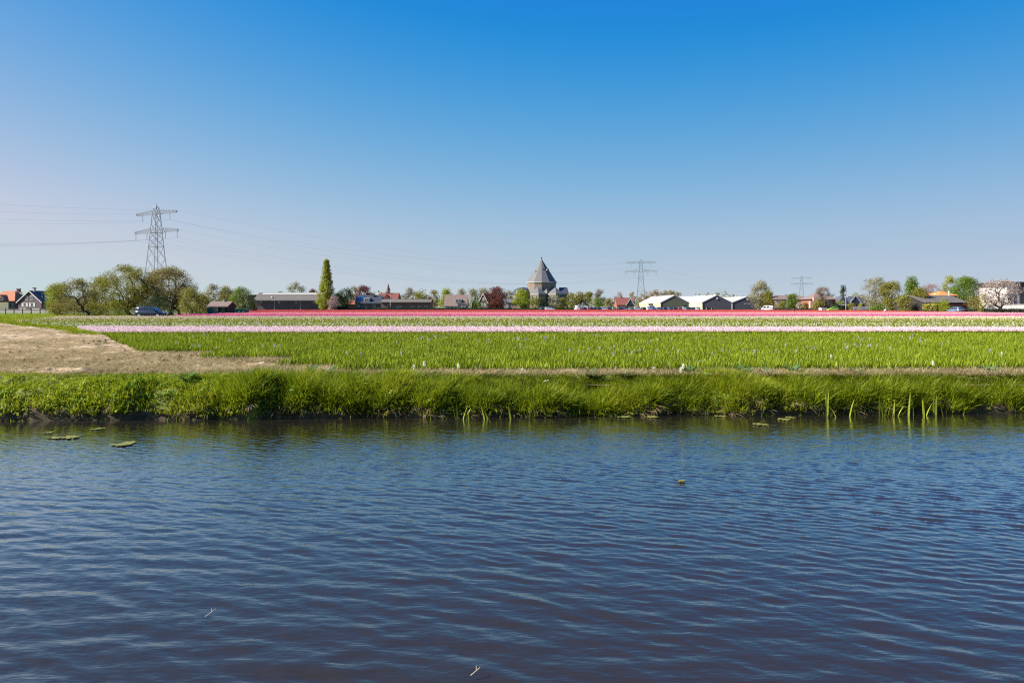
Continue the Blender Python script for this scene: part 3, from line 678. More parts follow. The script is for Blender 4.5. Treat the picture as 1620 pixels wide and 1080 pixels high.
chimney(h['roof'], .2, 1.5, h['Hr'] - .8, h['lz'](456.5), .6, M['whitep'])
MB().box(-.2, .6, 1.1, 1.9, h['lz'](456.4), h['lz'](454.8)).build('chimney_cap', M['dark'], h['roof'])
wins(h, [(41, 471.5, 5.5, 7), (51, 471.5, 5.5, 7), (37.5, 482, 5, 6), (52, 482, 5, 6)])
for x in (33.2, 41.9, 47.6, 56.4): plate('shutter', h['r'], h['lx'](x - 1.5), h['lx'](x + 1.5), h['lz'](485.2), h['lz'](479), M['whitep'], -.02, .07)
for y0_, y1_ in ((3.0, 4.2), (5.2, 6.4)):
    sl = (h['Hr'] - h['He']) / h['hw']; zc_ = h['He'] + sl * 1.6
    MB().add([(h['hw'] - 2.3, y0_, h['He'] + sl * 2.3 + .27), (h['hw'] - 1.1, y0_, h['He'] + sl * 1.1 + .27), (h['hw'] - 1.1, y1_, h['He'] + sl * 1.1 + .27), (h['hw'] - 2.3, y1_, h['He'] + sl * 2.3 + .27),
              (h['hw'] - 2.3, y0_, h['He'] + sl * 2.3 + .1), (h['hw'] - 1.1, y0_, h['He'] + sl * 1.1 + .1), (h['hw'] - 1.1, y1_, h['He'] + sl * 1.1 + .1), (h['hw'] - 2.3, y1_, h['He'] + sl * 2.3 + .1)],
             [(0, 1, 2, 3), (0, 4, 5, 1), (1, 5, 6, 2), (2, 6, 7, 3), (3, 7, 4, 0)]).build('skylight', M['skyl'], h['roof'])
plate('door', h['r'], h['lx'](42), h['lx'](48), -.2, h['lz'](487), M['navy'], -.02); plate('cladding', h['r'], h['lx'](27.5), h['lx'](39.5), -.2, h['lz'](487), M['stone_w'], -.02)
plate('cladding', h['r'], h['lx'](50), h['lx'](67), -.2, h['lz'](487.5), M['stone_w'], -.02)
def wall_thing(label, x0, x1, d0, d1, ztop, m, th=.25, name='garden_wall', cat='wall'):
    a, c = Vector((WX(x0, d0), d0, G)), Vector((WX(x1, d1), d1, G)); v = c - a; r = root(name, label, cat, a, math.atan2(v.y, v.x))
    MB().box(0, v.length, 0, th, -.2, ztop - .12).build('wall', m, r); MB().box(-.03, v.length + .03, -.05, th + .05, ztop - .118, ztop).build('coping', M['stone_w'], r); return r
wall_thing('long pale garden wall in front of the two left houses', -30, 78, 200, 196, hz(489.2, 200), M['stone_w'])
def rail_fence(label, x0, x1, d0, d1, top, nrail, pitch, m, board=False):
    a, c = Vector((WX(x0, d0), d0, G)), Vector((WX(x1, d1), d1, G)); v = c - a; r = root('fence', label, 'fence', a, math.atan2(v.y, v.x))
    n_ = max(1, int(v.length / pitch))
    pm = MB().box(-.07, .07, -.07, .07, -.2, top).mesh('post', m)
    for i in range(n_ + 1): link('post', pm, r, (i * v.length / n_, 0, 0))
    for i in range(nrail):
        z = top * (.95 - .62 * i / max(1, nrail)); rh = top * (.42 / nrail if board else .06)
        MB().box(-.1, v.length + .1, -.11, -.072, z - rh, z).build('rail', m, r)
    return r
rail_fence('dark post and rail fence beside the verge at the far left', -30, 92, 150, 140, 1.25, 3, 2.6, M['dark'])

# left barn and the allotment sheds
h = house('barn', 'long low purple-brown brick barn with a milky skylight strip', 'barn', 280, 403, 508, 473.5, 463.5, 13, M['brick_pu'], M['roof_gr'], ov=.9)
sl = (h['Hr'] - h['He']) / 6.5
b = MB(); ya, yb = 4.9, 5.9; za, zb = h['He'] + sl * ya + .24, h['He'] + sl * yb + .24
b.add([(h['lx'](408), ya, za), (h['lx'](507), ya, za), (h['lx'](507), yb, zb), (h['lx'](408), yb, zb), (h['lx'](408), ya, za - .2), (h['lx'](507), ya, za - .2), (h['lx'](507), yb, zb - .2), (h['lx'](408), yb, zb - .2)], [(0, 1, 2, 3), (0, 4, 5, 1), (1, 5, 6, 2), (2, 6, 7, 3), (3, 7, 4, 0)]).build('skylight', M['skyl'], h['roof'])
wins(h, [(412.5, 477.3, 3, 5), (441.5, 477.3, 3, 5), (468.5, 477.3, 3, 5), (496.5, 477.3, 3, 5)], mull=False)
for x in (434.5, 475.5): MB().tube((h['lx'](x), -.12, -.2), (h['lx'](x), -.12, h['He'] - .15), .09, None, 8).build('downpipe', M['zinc'], h['r'])
MB().box(-h['hw'] - .4, h['hw'] + .4, -1.02, -.88, h['He'] - sl * .9 - .1, h['He'] - sl * .9 + .1).build('gutter', M['zinc'], h['r'])
MB().lathe([(.5, 0), (.5, .35), (.35, .5)], 10).build('roof_lamp', M['whitep'], h['roof'], loc=(h['lx'](429), 1.2, h['He'] + sl * 1.2 + .15))
wall_thing('low dark lean-to at the left end of the long barn', 393, 403, 286, 286, hz(466, 286), M['dark'], 6, 'lean_to', 'shed')
h = house('allotment_shed', 'small shed with a brown pitched roof among the left shrubs', 'shed', 125, 330, 360, 484.5, 478.5, 3.5, M['dark'], M['tile_br'], ov=.45)
plate('door', h['r'], h['lx'](350), h['lx'](356), 0, h['lz'](485.5), M['green_pl'], 0); window(h['r'], h['lx'](341), h['lz'](489), .9, .7)
MB().tube((h['lx'](349), 1.6, h['Hr'] - .3), (h['lx'](349), 1.6, h['lz'](474)), .13, None, 8).build('stovepipe', M['zinc'], h['roof'])
def crate_box(name, label, cat, x0, x1, d, top, depth, m, lid=None):
    w = (x1 - x0) / F * d; r = root(name, label, cat, (WX((x0 + x1) / 2, d), d, G)); t = .06
    b = MB(); b.prism([(-w / 2 * .86, 0), (w / 2 * .86, 0), (w / 2, top), (-w / 2, top)], 1, 0, depth); b.build('body', m, r)
    for y_ in (-t, depth): MB().box(-w / 2 - t, w / 2 + t, y_, y_ + t, top - .1, top + .03).build('rim', lid or m, r)
    rb = MB().box(-.035, .035, -.06, .02, .05, top - .12).mesh('rib', lid or m)
    for i in range(4): link('rib', rb, r, (-w / 2 * .8 + w * .8 * i / 3, 0, 0))
    if lid: MB().box(-w / 2, w / 2, 0.01, depth - .01, top + .01, top + .08).build('lid', lid, r)
    return r
crate_box('water_tank', 'dark green tank in front of the small allotment shed', 'tank', 327.5, 338, 116, hz(488, 116), 1.2, M['green_pl'], M['green_pl'])
crate_box('skip', 'open green skip below the bright birch by the barn', 'skip', 364, 389, 130, hz(488.3, 130), 1.8, M['green_pl'])
crate_box('storage_box', 'upright blue box at the foot of the poplar', 'box', 505, 511.5, 272, hz(482.5, 272), 1.5, M['blue_pl'], M['blue_pl'])

# houses between the poplar and the church
h = house('house', 'low cottage with a salmon roof behind the dark conifer', 'house', 300, 540, 562, 481, 476, 7, M['brick_br'], M['tile_or'])
wins(h, [(551, 485, 4, 4)])
h = house('house', 'dark house with solar panels under the copper beech', 'house', 290, 562, 602, 479, 467.5, 8, M['navy'], M['tile_dk'], ov=.5)
sl = (h['Hr'] - h['He']) / 4
for i in range(4):
    for j in range(2):
        x = h['lx'](563.5) + i * .92; y0_ = .35 + j * 1.75; y1_ = y0_ + 1.65
        V = [(x, y0_, h['He'] + sl * y0_ + .3), (x + .86, y0_, h['He'] + sl * y0_ + .3), (x + .86, y1_, h['He'] + sl * y1_ + .3), (x, y1_, h['He'] + sl * y1_ + .3)]
        V += [(a, c, e - .08) for a, c, e in V]
        MB().add(V, [(0, 1, 2, 3), (7, 6, 5, 4), (0, 4, 5, 1), (1, 5, 6, 2), (2, 6, 7, 3), (3, 7, 4, 0)]).build('solar_panel', M['solar'], h['roof'])
dm = MB().box(-1.3, 1.3, .2, 2.6, 0, 2.0).build('dormer', M['stone_w'], h['roof'], loc=(h['lx'](580), 0, h['He'] + .2)); window(h['r'], h['lx'](580), h['He'] + 1.3, 2.0, 1.0, None, .17)
wins(h, [(567, 484, 4, 3.5), (579, 484, 3.5, 3), (592, 483.5, 4, 4)])
chimney(h['roof'], h['lx'](588), 3.2, h['Hr'] - 1, h['Hr'] + .9, .8, M['brick_br'])
h = house('chapel', 'distant chapel with a thin red-brown spire', 'chapel', 380, 597, 629, 474, 464, 12, M['brick_rd'], M['tile_rd'])
x = h['lx'](611.2); z0 = h['Hr'] - 1.5
MB().box(x - .9, x + .9, 5.1, 6.9, z0, h['lz'](461)).build('turret', M['brick_rd'], h['roof'])
MB().box(x - 1.05, x + 1.05, 4.95, 7.05, h['lz'](460.9), h['lz'](459.6)).build('belfry', M['whitep'], h['roof'])
MB().lathe([(1.25, 0), (.55, (460 - 454) * h['k']), (.05, (459.5 - 447.5) * h['k'])], 8).build('spire', M['tile_rd'], h['roof'], loc=(x, 6, h['lz'](459.5)))
MB().prism([(-2.2, 0), (2.2, 0), (0, 2.8)], 1, -.5, 3).build('dormer', M['tile_rd'], h['roof'], loc=(x, .5, h['He'] + .2))
wins(h, [(602, 480, 3, 6), (611, 480, 3, 6), (621, 480, 3, 6)])
h = house('barn', 'low red-brown barn with a pale grey roof left of the brown-roofed house', 'barn', 278, 603, 681, 478, 474, 9, M['brick_br'], M['roof_gr'], ov=.7)
wins(h, [(628.5, 485.5, 2.6, 4), (631.6, 485.5, 2.6, 4), (634.7, 485.5, 2.6, 4), (653, 484.6, 5, 2.6), (664, 484.6, 5, 2.6), (674, 484.6, 5, 2.6)])
wins(h, [(613, 483, 2.2, 2.2)], mull=False)
chimney(h['roof'], h['lx'](678.5), 4, h['Hr'] - .4, h['lz'](469.5), 1.1, M['brick_br'])
def pole(label, x, d, top, r0=.09, name='lamp_post', cat='lamp post', arm=0.0, m=None):
    r = root(name, label, cat, (WX(x, d), d, G)); H_ = hz(top, d)
    MB().tube((0, 0, -.2), (0, 0, H_), r0, r0 * .6, 8).build('pole', m or M['zinc'], r)
    if arm:
        MB().tube((0, 0, H_ - .1), (arm, -.1, H_ + .15), r0 * .5, None, 6).build('arm', m or M['zinc'], r); MB().prism([(arm - .1, H_ + .08), (arm + .55, H_ + .1), (arm + .5, H_ + .22), (arm - .1, H_ + .24)], 1, -.25, .05).build('lamp_head', m or M['zinc'], r)
    else: MB().lathe([(r0 * .9, 0), (r0 * 1.5, .08), (.02, .3)], 8).build('cap', m or M['zinc'], r, loc=(0, 0, H_ - .02))
pole('slim pale pole in front of the low red-brown barn', 617.5, 272, 469, .10, 'flag_pole', 'pole', 0, M['whitep'])
h = house('house', 'brown-roofed house with a white dormer on its right side', 'house', 285, 702.5, 739, 484, 467, 9, M['stone_w'], M['tile_br'], ov=.2)
sl = (h['Hr'] - h['He']) / 4.5
plate('front_wing', h['r'], h['lx'](724.5), h['lx'](738.5), -.2, h['lz'](480), M['navy'], -.3, .9)
MB().box(h['lx'](720), h['lx'](730), .9, 4.2, h['lz'](479), h['lz'](473)).build('dormer', M['stone_w'], h['roof'])
window(h['r'], h['lx'](722.5), h['lz'](475.7), 1.1, 1.1, None, .9, False); window(h['r'], h['lx'](726.8), h['lz'](475.7), 1.1, 1.1, None, .9, False)
wins(h, [(731.5, 484.5, 2.6, 3), (735.5, 484.5, 2.6, 3)], yf=-1.2); wins(h, [(712, 486.6, 12, 2.2)])
h = house('house', 'house with an orange roof and dark gable beside the round copper beech', 'house', 300, 756, 774, 478, 464.5, 11, M['dark'], M['tile_or'], 'gable', yaw=-38, ov=.5, verge=M['stone_w'])
wins(h, [(762, 482, 3.5, 4), (768, 482, 3.5, 4), (765, 473, 3, 4)])
h = house('outbuilding', 'low pale outbuilding with a grey roof beside the lime tree', 'building', 330, 797, 818, 478.5, 473.5, 8, M['pinkwall'], M['slate'], ov=.4)
wins(h, [(801, 482.5, 3, 4), (806, 482.5, 3, 4), (811, 482.5, 3, 4)])
MB().prism([(-1.6, -.3), (1.6, -.3), (1.6, 2.6), (0, 3.8), (-1.6, 2.6)], 1, -1.2, .2).build('porch', M['stone_w'], h['r'], loc=(h['lx'](799), 0, 0))

# the domed church
D = 395; k = D / F; r = root('church', 'grey brick church with a tall many-sided slate spire roof', 'church', (WX(856.8, D), D, G))
lz = lambda y: hz(y, D); N12 = 12; a0 = math.radians(-2 - 90)
def ring(rad, z, n_=N12): return [(rad * math.cos(a0 + 2 * math.pi * i / n_), rad * math.sin(a0 + 2 * math.pi * i / n_), z) for i in range(n_)]
def frustum(rings):
    b = MB(); n_ = len(rings[0]); V = [p_ for q in rings for p_ in q]; Fs = []
    for j in range(len(rings) - 1): Fs += [(j * n_ + i, j * n_ + (i + 1) % n_, (j + 1) * n_ + (i + 1) % n_, (j + 1) * n_ + i) for i in range(n_)]
    Fs += [tuple(range(n_))[::-1], tuple(range((len(rings) - 1) * n_, len(rings) * n_))]; return b.add(V, Fs)
RD = 22.7 * k
frustum([ring(RD, -.3), ring(RD, lz(448.3))]).build('drum', M['brick_gr'], r)
frustum([ring(RD + .25, lz(448.2)), ring(RD + .55, lz(447.6)), ring(RD + .55, lz(446.4)), ring(RD + .3, lz(446.2))]).build('cornice', M['stone_w'], r)
sp = frustum([ring(RD + .35, lz(446.15)), ring(RD * .93, lz(442.5)), ring(.12, lz(409.8))]).build('spire_roof', M['slate'], r)
b = MB(); b.tube((0, 0, lz(410.5)), (0, 0, lz(405.5)), .12, .06, 6); b.lathe([(.05, 0), (.45, .35), (.45, .6), (.05, .95)], 10, (0, 0, lz(409.6))); b.build('finial', M['dark'], sp)
for fi, hh in ((0, 426), (1, 428), (-2, 430), (2, 427)):                       # little roof dormers on the facets
    a = a0 + 2 * math.pi * (fi + .5) / N12; t = (hh - 409.8) / (446.2 - 409.8); rr = RD * t * math.cos(math.pi / N12)
    b = MB(); b.prism([(-.5, -.6), (.5, -.6), (.5, .3), (0, 1.0), (-.5, .3)], 1, -.9, .6); dm = b.build('roof_dormer', M['stone_w'] if fi in (1, 2) else M['slate'], sp, loc=(rr * math.cos(a), rr * math.sin(a), lz(hh)))
    dm.rotation_euler = (0, 0, a + math.pi / 2); dm.scale = (.65,) * 3
for i in range(N12):                                                            # slot windows under the cornice, two a side
    a = a0 + 2 * math.pi * (i + .5) / N12; c, s_ = math.cos(a), math.sin(a); rr = RD * math.cos(math.pi / N12)
    if s_ > .35: continue
    for off in (-1.15, 1.15):
        b = MB(); b.box(-.72, .72, -.09, .05, 0, .1).box(-.72, .72, -.09, .05, 1.3, 1.4).box(-.72, -.6, -.09, .05, .1, 1.3).box(.6, .72, -.09, .05, .1, 1.3)
        f = b.build('drum_window', M['stone_w'], r, loc=(rr * c - off * s_, rr * s_ + off * c, lz(453.2))); f.rotation_euler = (0, 0, a + math.pi / 2)
        MB().box(-.62, .62, -.04, .02, .08, 1.32).build('pane', M['orangewin'], f)
def chapel_wing(x0, x1, ye, yr, y0, y1, hipf, name='transept'):
    a, c = (x0 - 856.8) * k, (x1 - 856.8) * k; He, Hr = hz(ye, D + y0), hz(yr, D + y0); m_ = (a + c) / 2
    plan = lambda e: [(a - e, y1), (a - e, y0 + hipf * .62), (m_, y0 - e * 1.2), (c + e, y0 + hipf * .62), (c + e, y1)]
    w = MB().prism(plan(0), 2, -.3, He).build(name, M['brick_gr'], r)
    MB().prism(plan(.15), 2, He + .01, He + .45).build('eaves_band', M['stone_w'], w)
    q = plan(.3); ap = (m_, y0 + hipf); V = [(x_, y_, He + .46) for x_, y_ in q] + [(*ap, Hr), (m_, y1, Hr)]
    MB().add(V, [(4, 3, 2, 1, 0), (1, 2, 5), (2, 3, 5), (0, 1, 5, 6), (3, 4, 6, 5), (4, 0, 6)]).build('transept_roof', M['slate'], w)
    for (xa, ya), (xb, yb) in ((plan(0)[1], plan(0)[2]), (plan(0)[2], plan(0)[3])):
        L_ = math.hypot(xb - xa, yb - ya); n_ = max(1, int(L_ / 1.9))
        for i in range(n_):
            t = (i + .5) / n_; b = MB(); b.prism([(-.42, -4.6), (.42, -4.6), (.42, -1.6), (0, -.9), (-.42, -1.6)], 1, -.08, .03)
            o = b.build('lancet_window', M['glass'], w, loc=(xa + (xb - xa) * t, ya + (yb - ya) * t, He)); o.rotation_euler = (0, 0, math.atan2(yb - ya, xb - xa))
    return w
chapel_wing(838.5, 862, 465.3, 453.5, -15, -3, 5.0)
chapel_wing(866, 888.5, 465.3, 453.5, -13, -3, 5.0)
chapel_wing(859.5, 868.5, 463, 455, -10, -3, 3.0, 'porch')
w = MB().box((868 - 856.8) * k, (897.6 - 856.8) * k, -9.0, 5, -.3, lz(466)).build('nave', M['brick_gr'], r)
MB().box((868 - 856.8) * k, (897.6 - 856.8) * k + .2, -9.2, 5.2, lz(465.9), lz(464.9)).build('eaves_band', M['stone_w'], w)
a, c = 10, (898 - 856.8) * k; MB().add([(a, -9.4, lz(464.8)), (c, -9.4, lz(464.8)), (c, 5.4, lz(464.8)), (a, 5.4, lz(464.8)), (a, -2, lz(454.8)), (c - .4, -2, lz(454.8))], [(0, 3, 2, 1), (0, 1, 5, 4), (1, 2, 5), (2, 3, 4, 5), (3, 0, 4)]).build('nave_roof', M['tile_dk'], w)
for i in range(2): MB().box(14.2 + i * .5 - .1, 14.4 + i * .5, -9.3, -9.05, lz(478), lz(469)).build('lancet_window', M['glass'], w)
w = MB().lathe([(6.5, -.3), (6.5, lz(466))], 14).build('apse', M['brick_gr'], r, loc=(-10.5, 1, 0))
MB().lathe([(6.9, 0), (6.6, 1.2), (5.4, 2.7), (3.2, 3.8), (.3, 4.3)], 14).build('apse_roof', M['tile_dk'], w, loc=(0, 0, lz(466) + .02))
MB().tube((-3.6, -5.5, lz(466)), (-3.6, -5.5, lz(459)), .55, .4, 6).build('pinnacle', M['stone_w'], w)

h = house('house', 'steep dark red and slate roofed house left of the sheds', 'house', 320, 976, 1003, 482, 471.5, 9, M['brick_rd'], M['tile_rd'])
sl = (h['Hr'] - h['He']) / 4.5
b = MB(); b.prism([(-1.9, 0), (1.9, 0), (0, 3.2)], 1, -.6, 4); b.build('dormer', M['tile_dk'], h['roof'], loc=(h['lx'](997), .2, h['He'] - .3))
MB().prism([(-2.15, 0), (-1.85, 0), (0, 3.1), (1.85, 0), (2.15, 0), (0, 3.5)], 1, -.75, -.61).build('verge_board', M['whitep'], h['roof'], loc=(h['lx'](997), .2, h['He'] - .3))
wins(h, [(982, 485.5, 3, 3.5), (989, 485.5, 3, 3.5), (997, 484.5, 6, 4)]); chimney(h['roof'], h['lx'](985), 4.5, h['Hr'] - .5, h['Hr'] + .9)

# three sheds
def shed(label, x0, x1, ax, ye, yr, d, depth, clad, side):
    h = house('farm_shed', label, 'shed', d, x0, x1, ye, yr, depth, clad, M['roof_wh'], 'gable', ov=.15, group='white roofed farm sheds', th=.16)
    MB().box(-h['hw'] - .045, -h['hw'] - .005, .02, depth - .02, -.2, h['He'] - .03).build('side_wall', side, h['r'])
    b = MB(); sl = (h['Hr'] - h['He']) / h['hw']
    for s_ in (-1, 1): b.prism([(0, h['Hr'] - .1), (s_ * (h['hw'] + .2), h['He'] - .15 * sl - .1), (s_ * (h['hw'] + .2), h['He'] - .15 * sl + .22), (0, h['Hr'] + .25)][::s_], 1, -.16, -.1)
    b.build('verge_trim', M['zinc'], h['r'])
    for s_ in (-1, 1): MB().tube((s_ * (h['hw'] - .02), -.11, -.2), (s_ * (h['hw'] - .02), -.11, h['He'] - .3), .09, None, 8).build('downpipe', M['zinc'], h['r'])
    return h
h = shed('olive-clad shed with a white roof, left of the three sheds', 1045, 1090, 1067, 478.8, 467.2, 276, 46, M['olive_cl'], M['cream'])
yy = 20
MB().box(-h['hw'] - .09, -h['hw'] - .05, 14, 24, 0, 3.0).build('door_opening', M['dark'], h['r'])
MB().box(-h['hw'] - .10, -h['hw'] - .05, 25, 27.5, 0, 2.6).build('door', M['whitep'], h['r'])
plate('door', h['r'], 3.6, 4.6, 0, 2.2, M['dark'])
h = shed('dark navy shed with a round white vent, between two other sheds', 1111, 1157.5, 1134, 478.5, 467, 276, 62, M['navy'], M['cream'])
MB().lathe([(.42, 0), (.42, .08)], 16).build('gable_vent', M['whitep'], h['r'], loc=(0, -.12, h['Hr'] - 1.25)).rotation_euler = (math.pi / 2, 0, 0)
plate('door', h['r'], h['lx'](1118), h['lx'](1125), 0, h['lz'](486.8), M['dark']); MB().box(h['lx'](1117), h['lx'](1118), -.12, .02, 0, h['lz'](486.5)).box(h['lx'](1125), h['lx'](1126), -.12, .02, 0, h['lz'](486.5)).build('door_frame', M['cream'], h['r'])
MB().box(-h['hw'] - .09, -h['hw'] - .05, 9, 15, 0, 3.0).build('door', M['whitep'], h['r'])
h = shed('dark navy shed with pale lettering on its gable, beside the ash tree', 1158.8, 1206, 1182, 478.5, 469.3, 276, 62, M['navy'], M['cream'])
MB().lathe([(.42, 0), (.42, .08)], 16).build('gable_vent', M['whitep'], h['r'], loc=(0, -.12, h['Hr'] - 1.0)).rotation_euler = (math.pi / 2, 0, 0)
for xa, xb in ((1177.2, 1181.6), (1183, 1187.6)):                       # two short words too far off to read: blurred pale characters
    n_ = 4
    for i in range(n_):
        x = h['lx'](xa + (xb - xa) * i / n_); wd = (xb - xa) / n_ * h['k'] * .74
        MB().box(x, x + wd, -.05, .01, h['lz'](481.3), h['lz'](480.6)).box(x, x + wd * .35, -.05, .01, h['lz'](480.55), h['lz'](479.6)).box(x + wd * .62, x + wd, -.05, .01, h['lz'](480.55), h['lz'](479.9)).build('letter', M['stone_w'], h['r'])
plate('door', h['r'], h['lx'](1200), h['lx'](1203.5), 0, h['lz'](486), M['dark'])

# right-hand houses
h = house('house', 'long house with a brown roof and white end below the farthest pylon', 'house', 255, 1226, 1282, 473.5, 467, 9, M['brick_br'], M['tile_br'], hip=2.2, ov=.5)
plate('white_wall', h['r'], h['lx'](1226.5), h['lx'](1247), -.2, h['lz'](474), M['whitep'], -.02); wins(h, [(1267, 479, 7, 5), (1277, 479, 5, 5)]); wins(h, [(1236, 481, 6, 5)], yf=-.08)
h = house('house', 'brick house with a pyramid roof and pinkish front wall', 'house', 235, 1284, 1322, 473.5, 461.8, 9, M['brick_rd'], M['tile_br'], hip=4.0, ov=.6)
plate('front_wall', h['r'], h['lx'](1279), h['lx'](1291), -.2, h['lz'](476), M['pinkwall'], -.3, 1.2); MB().box(h['lx'](1284.5), h['lx'](1291), -1.4, -.4, h['lz'](475.9), h['lz'](470)).build('chimney', M['pinkwall'], h['roof'])
wins(h, [(1313, 480, 5, 5), (1302, 480, 5, 5)]); wins(h, [(1285.5, 483, 5, 3.5)], yf=-1.5)
h = house('house', 'dark blue roofed house with an arched white window behind the shrubs', 'house', 240, 1327, 1384, 480, 470.5, 10, M['navy'], M['tile_dk'], ov=.5, hip=1.8)
b = MB(); b.prism([(-1.6, 0), (1.6, 0), (1.6, 1.3), (0, 3.2), (-1.6, 1.3)], 1, -.6, 4.5); dm = b.build('gable_front', M['navy'], h['r'], loc=(h['lx'](1332), 0, h['He'] - .8))
b = MB(); b.prism([(-.5, 0), (.5, 0), (.5, 1.1), (.3, 1.5), (0, 1.65), (-.3, 1.5), (-.5, 1.1)], 1, -.7, -.55); b.build('arched_window', M['whitep'], dm); MB().prism([(-.25, .2), (.25, .2), (.25, 1.0), (0, 1.35), (-.25, 1.0)], 1, -.74, -.68).build('pane', M['glass'], dm)
b = MB(); b.prism([(-2.4, 0), (2.4, 0), (0, 3.0)], 1, -.6, 4.5); dm = b.build('cross_gable', M['tile_dk'], h['roof'], loc=(h['lx'](1352), 0, h['He'] - .4))
b = MB(); b.prism([(-2.6, 0), (-2.35, 0), (0, 2.95), (2.35, 0), (2.6, 0), (0, 3.3)], 1, -.75, -.62); b.build('verge_board', M['zinc'], h['r'], loc=(h['lx'](1352), 0, h['He'] - .4))
MB().box(h['lx'](1325), h['lx'](1341), -2.5, .2, h['lz'](483.2), h['lz'](482)).build('porch_roof', M['whitep'], h['r'])
for x in (1325.5, 1340.3): MB().box(h['lx'](x) - .1, h['lx'](x) + .1, -2.4, -2.2, -.2, h['lz'](483.2) - .01).build('porch_post', M['whitep'], h['r'])
wins(h, [(1362, 478, 5, 4), (1369, 478, 5, 4), (1376, 478, 4, 4)], yf=-.6)
chimney(h['roof'], h['lx'](1336), 5, h['Hr'] - 1, h['lz'](469.5), .7, M['whitep'])
pole('thin white mast in front of the dark blue roofed house', 1338, 232, 470, .09, 'mast', 'pole', 0, M['whitep']); pole('grey lamp post beside the dark blue roofed house', 1346, 230, 474.5, .09, arm=.6); pole('grey lamp post under the big budding tree', 1375.5, 205, 477, .09)
h = house('house', 'bright orange roof showing over the low grey barn', 'house', 190, 1487, 1514, 467.5, 460, 8, M['brick_rd'], M['tile_bright'], hip=2.5)
chimney(h['roof'], h['lx'](1492), 3, h['Hr'] - 1, h['lz'](464), .8, M['stone_w'])
h = house('barn', 'low barn with a wide grey roof behind clipped yellow-green hedges', 'barn', 168, 1461, 1531, 478.5, 468.3, 11, M['dark'], M['roof_gr'], ov=.6, yaw=6)
plate('boarding', h['r'], h['lx'](1503), h['lx'](1530), -.2, h['lz'](481), M['brick_br'], -.05); MB().box(h['lx'](1498), h['lx'](1558), -.6, -.3, h['lz'](483), h['lz'](481.8)).build('fascia', M['brick_rd'], h['r'])
MB().tube((h['lx'](1528.5), 5.2, h['Hr'] - .5), (h['lx'](1528.5), 5.2, h['lz'](459)), .16, None, 8).build('flue', M['whitep'], h['roof'])
wins(h, [(1512, 486, 6, 4), (1522, 486, 6, 4)])
# white modern house at the right edge
D = 150; k = D / F; r = root('house', 'white modern house with a dark flat roof at the right edge', 'house', (WX(1612, D), D, G)); lx = lambda x: (x - 1612) * k; lz = lambda y: hz(y, D)
MB().box(lx(1594), lx(1650), 0, 9, -.2, lz(449.5)).build('wall', M['whitep'], r); rf = MB().box(lx(1588), lx(1655), -.9, 9.6, lz(449.4), lz(446)).build('roof', M['dark'], r)
MB().box(lx(1611), lx(1650), -.35, -.01, lz(483), lz(450)).build('dark_cladding', M['navy'], r)
for x, y, w, hh, yf in ((1598.5, 474, 3.5, 18, 0), (1605.5, 474, 3.5, 18, 0), (1616, 456, 7, 9, -.35), (1616, 474, 7, 16, -.35), (1632, 470, 9, 14, -.35)): window(r, lx(x), lz(y), w * k, hh * k, M['dark'], yf)
wall_thing('white garden wall at the foot of the blossoming cherry', 1562, 1650, 146, 142, hz(481, 145), M['whitep'])
rail_fence('grey slatted fence in front of the dark blue roofed house', 1350, 1379, 222, 222, 1.7, 6, 2.2, M['zinc'], True)
rail_fence('pale timber fence right of the big budding tree', 1404, 1428, 200, 200, 1.5, 3, 2.2, M['cream'])
wall_thing('low white kerb wall below the grey slatted fence', 1346, 1380, 216, 216, .45, M['stone_w'], .3)
crate_box('container', 'small white cabin beside the lime green car', 'cabin', 1299.5, 1308, 214, hz(487, 214), 2.0, M['whitep'], M['stone_w'])
rail_fence('low timber fence at the foot of the round green tree', 1231, 1246, 250, 250, 1.1, 3, 1.8, M['cream'])

# ------------------------------------------------------------------ trees
LEAF = {'olive': [(.13, .135, .018), (.21, .205, .03), (.29, .27, .05)], 'olbrown': [(.15, .115, .04), (.21, .17, .055), (.19, .18, .03), (.25, .21, .07)],
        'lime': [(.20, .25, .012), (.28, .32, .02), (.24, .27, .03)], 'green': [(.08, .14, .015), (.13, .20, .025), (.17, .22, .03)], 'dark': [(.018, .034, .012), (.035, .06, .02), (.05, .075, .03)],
        'copper': [(.10, .032, .03), (.16, .055, .045), (.20, .08, .06)], 'pale': [(.20, .21, .10), (.28, .27, .15), (.33, .31, .20)], 'twig': [(.17, .135, .10), (.24, .195, .145), (.30, .25, .18)],
        'pinktwig': [(.32, .22, .20), (.40, .29, .27)], 'blossom': [(.42, .36, .31), (.37, .28, .24), (.48, .43, .38), (.20, .15, .09)], 'poplar': [(.20, .225, .02), (.28, .30, .035), (.37, .38, .065)],
        'beigetwig': [(.28, .22, .12), (.35, .28, .16)], 'yellow': [(.32, .33, .03), (.40, .38, .05)]}
LM = {k_: leafmat(k_ + '_leaves', v, .4) for k_, v in LEAF.items()}
PROF = {'round': lambda t: np.sqrt(np.clip(1 - (2 * t - 1) ** 2, 0, 1)), 'dome': lambda t: np.sqrt(np.clip(1 - t ** 2.2, 0, 1)) * np.minimum(1, .72 + t),
        'flat': lambda t: np.minimum(1, .45 + 1.1 * t) * np.sqrt(np.clip(1 - np.maximum(0, (t - .5) / .5) ** 2.5, 0, 1)),
        'column': lambda t: np.minimum(1, (t * 4.5 + .4)) * np.clip(1 - t, 0, 1) ** 1.0, 'cone': lambda t: np.minimum(1, t * 6 + .3) * (1 - t) ** .8, 'box': lambda t: np.minimum(1, .8 + t)}

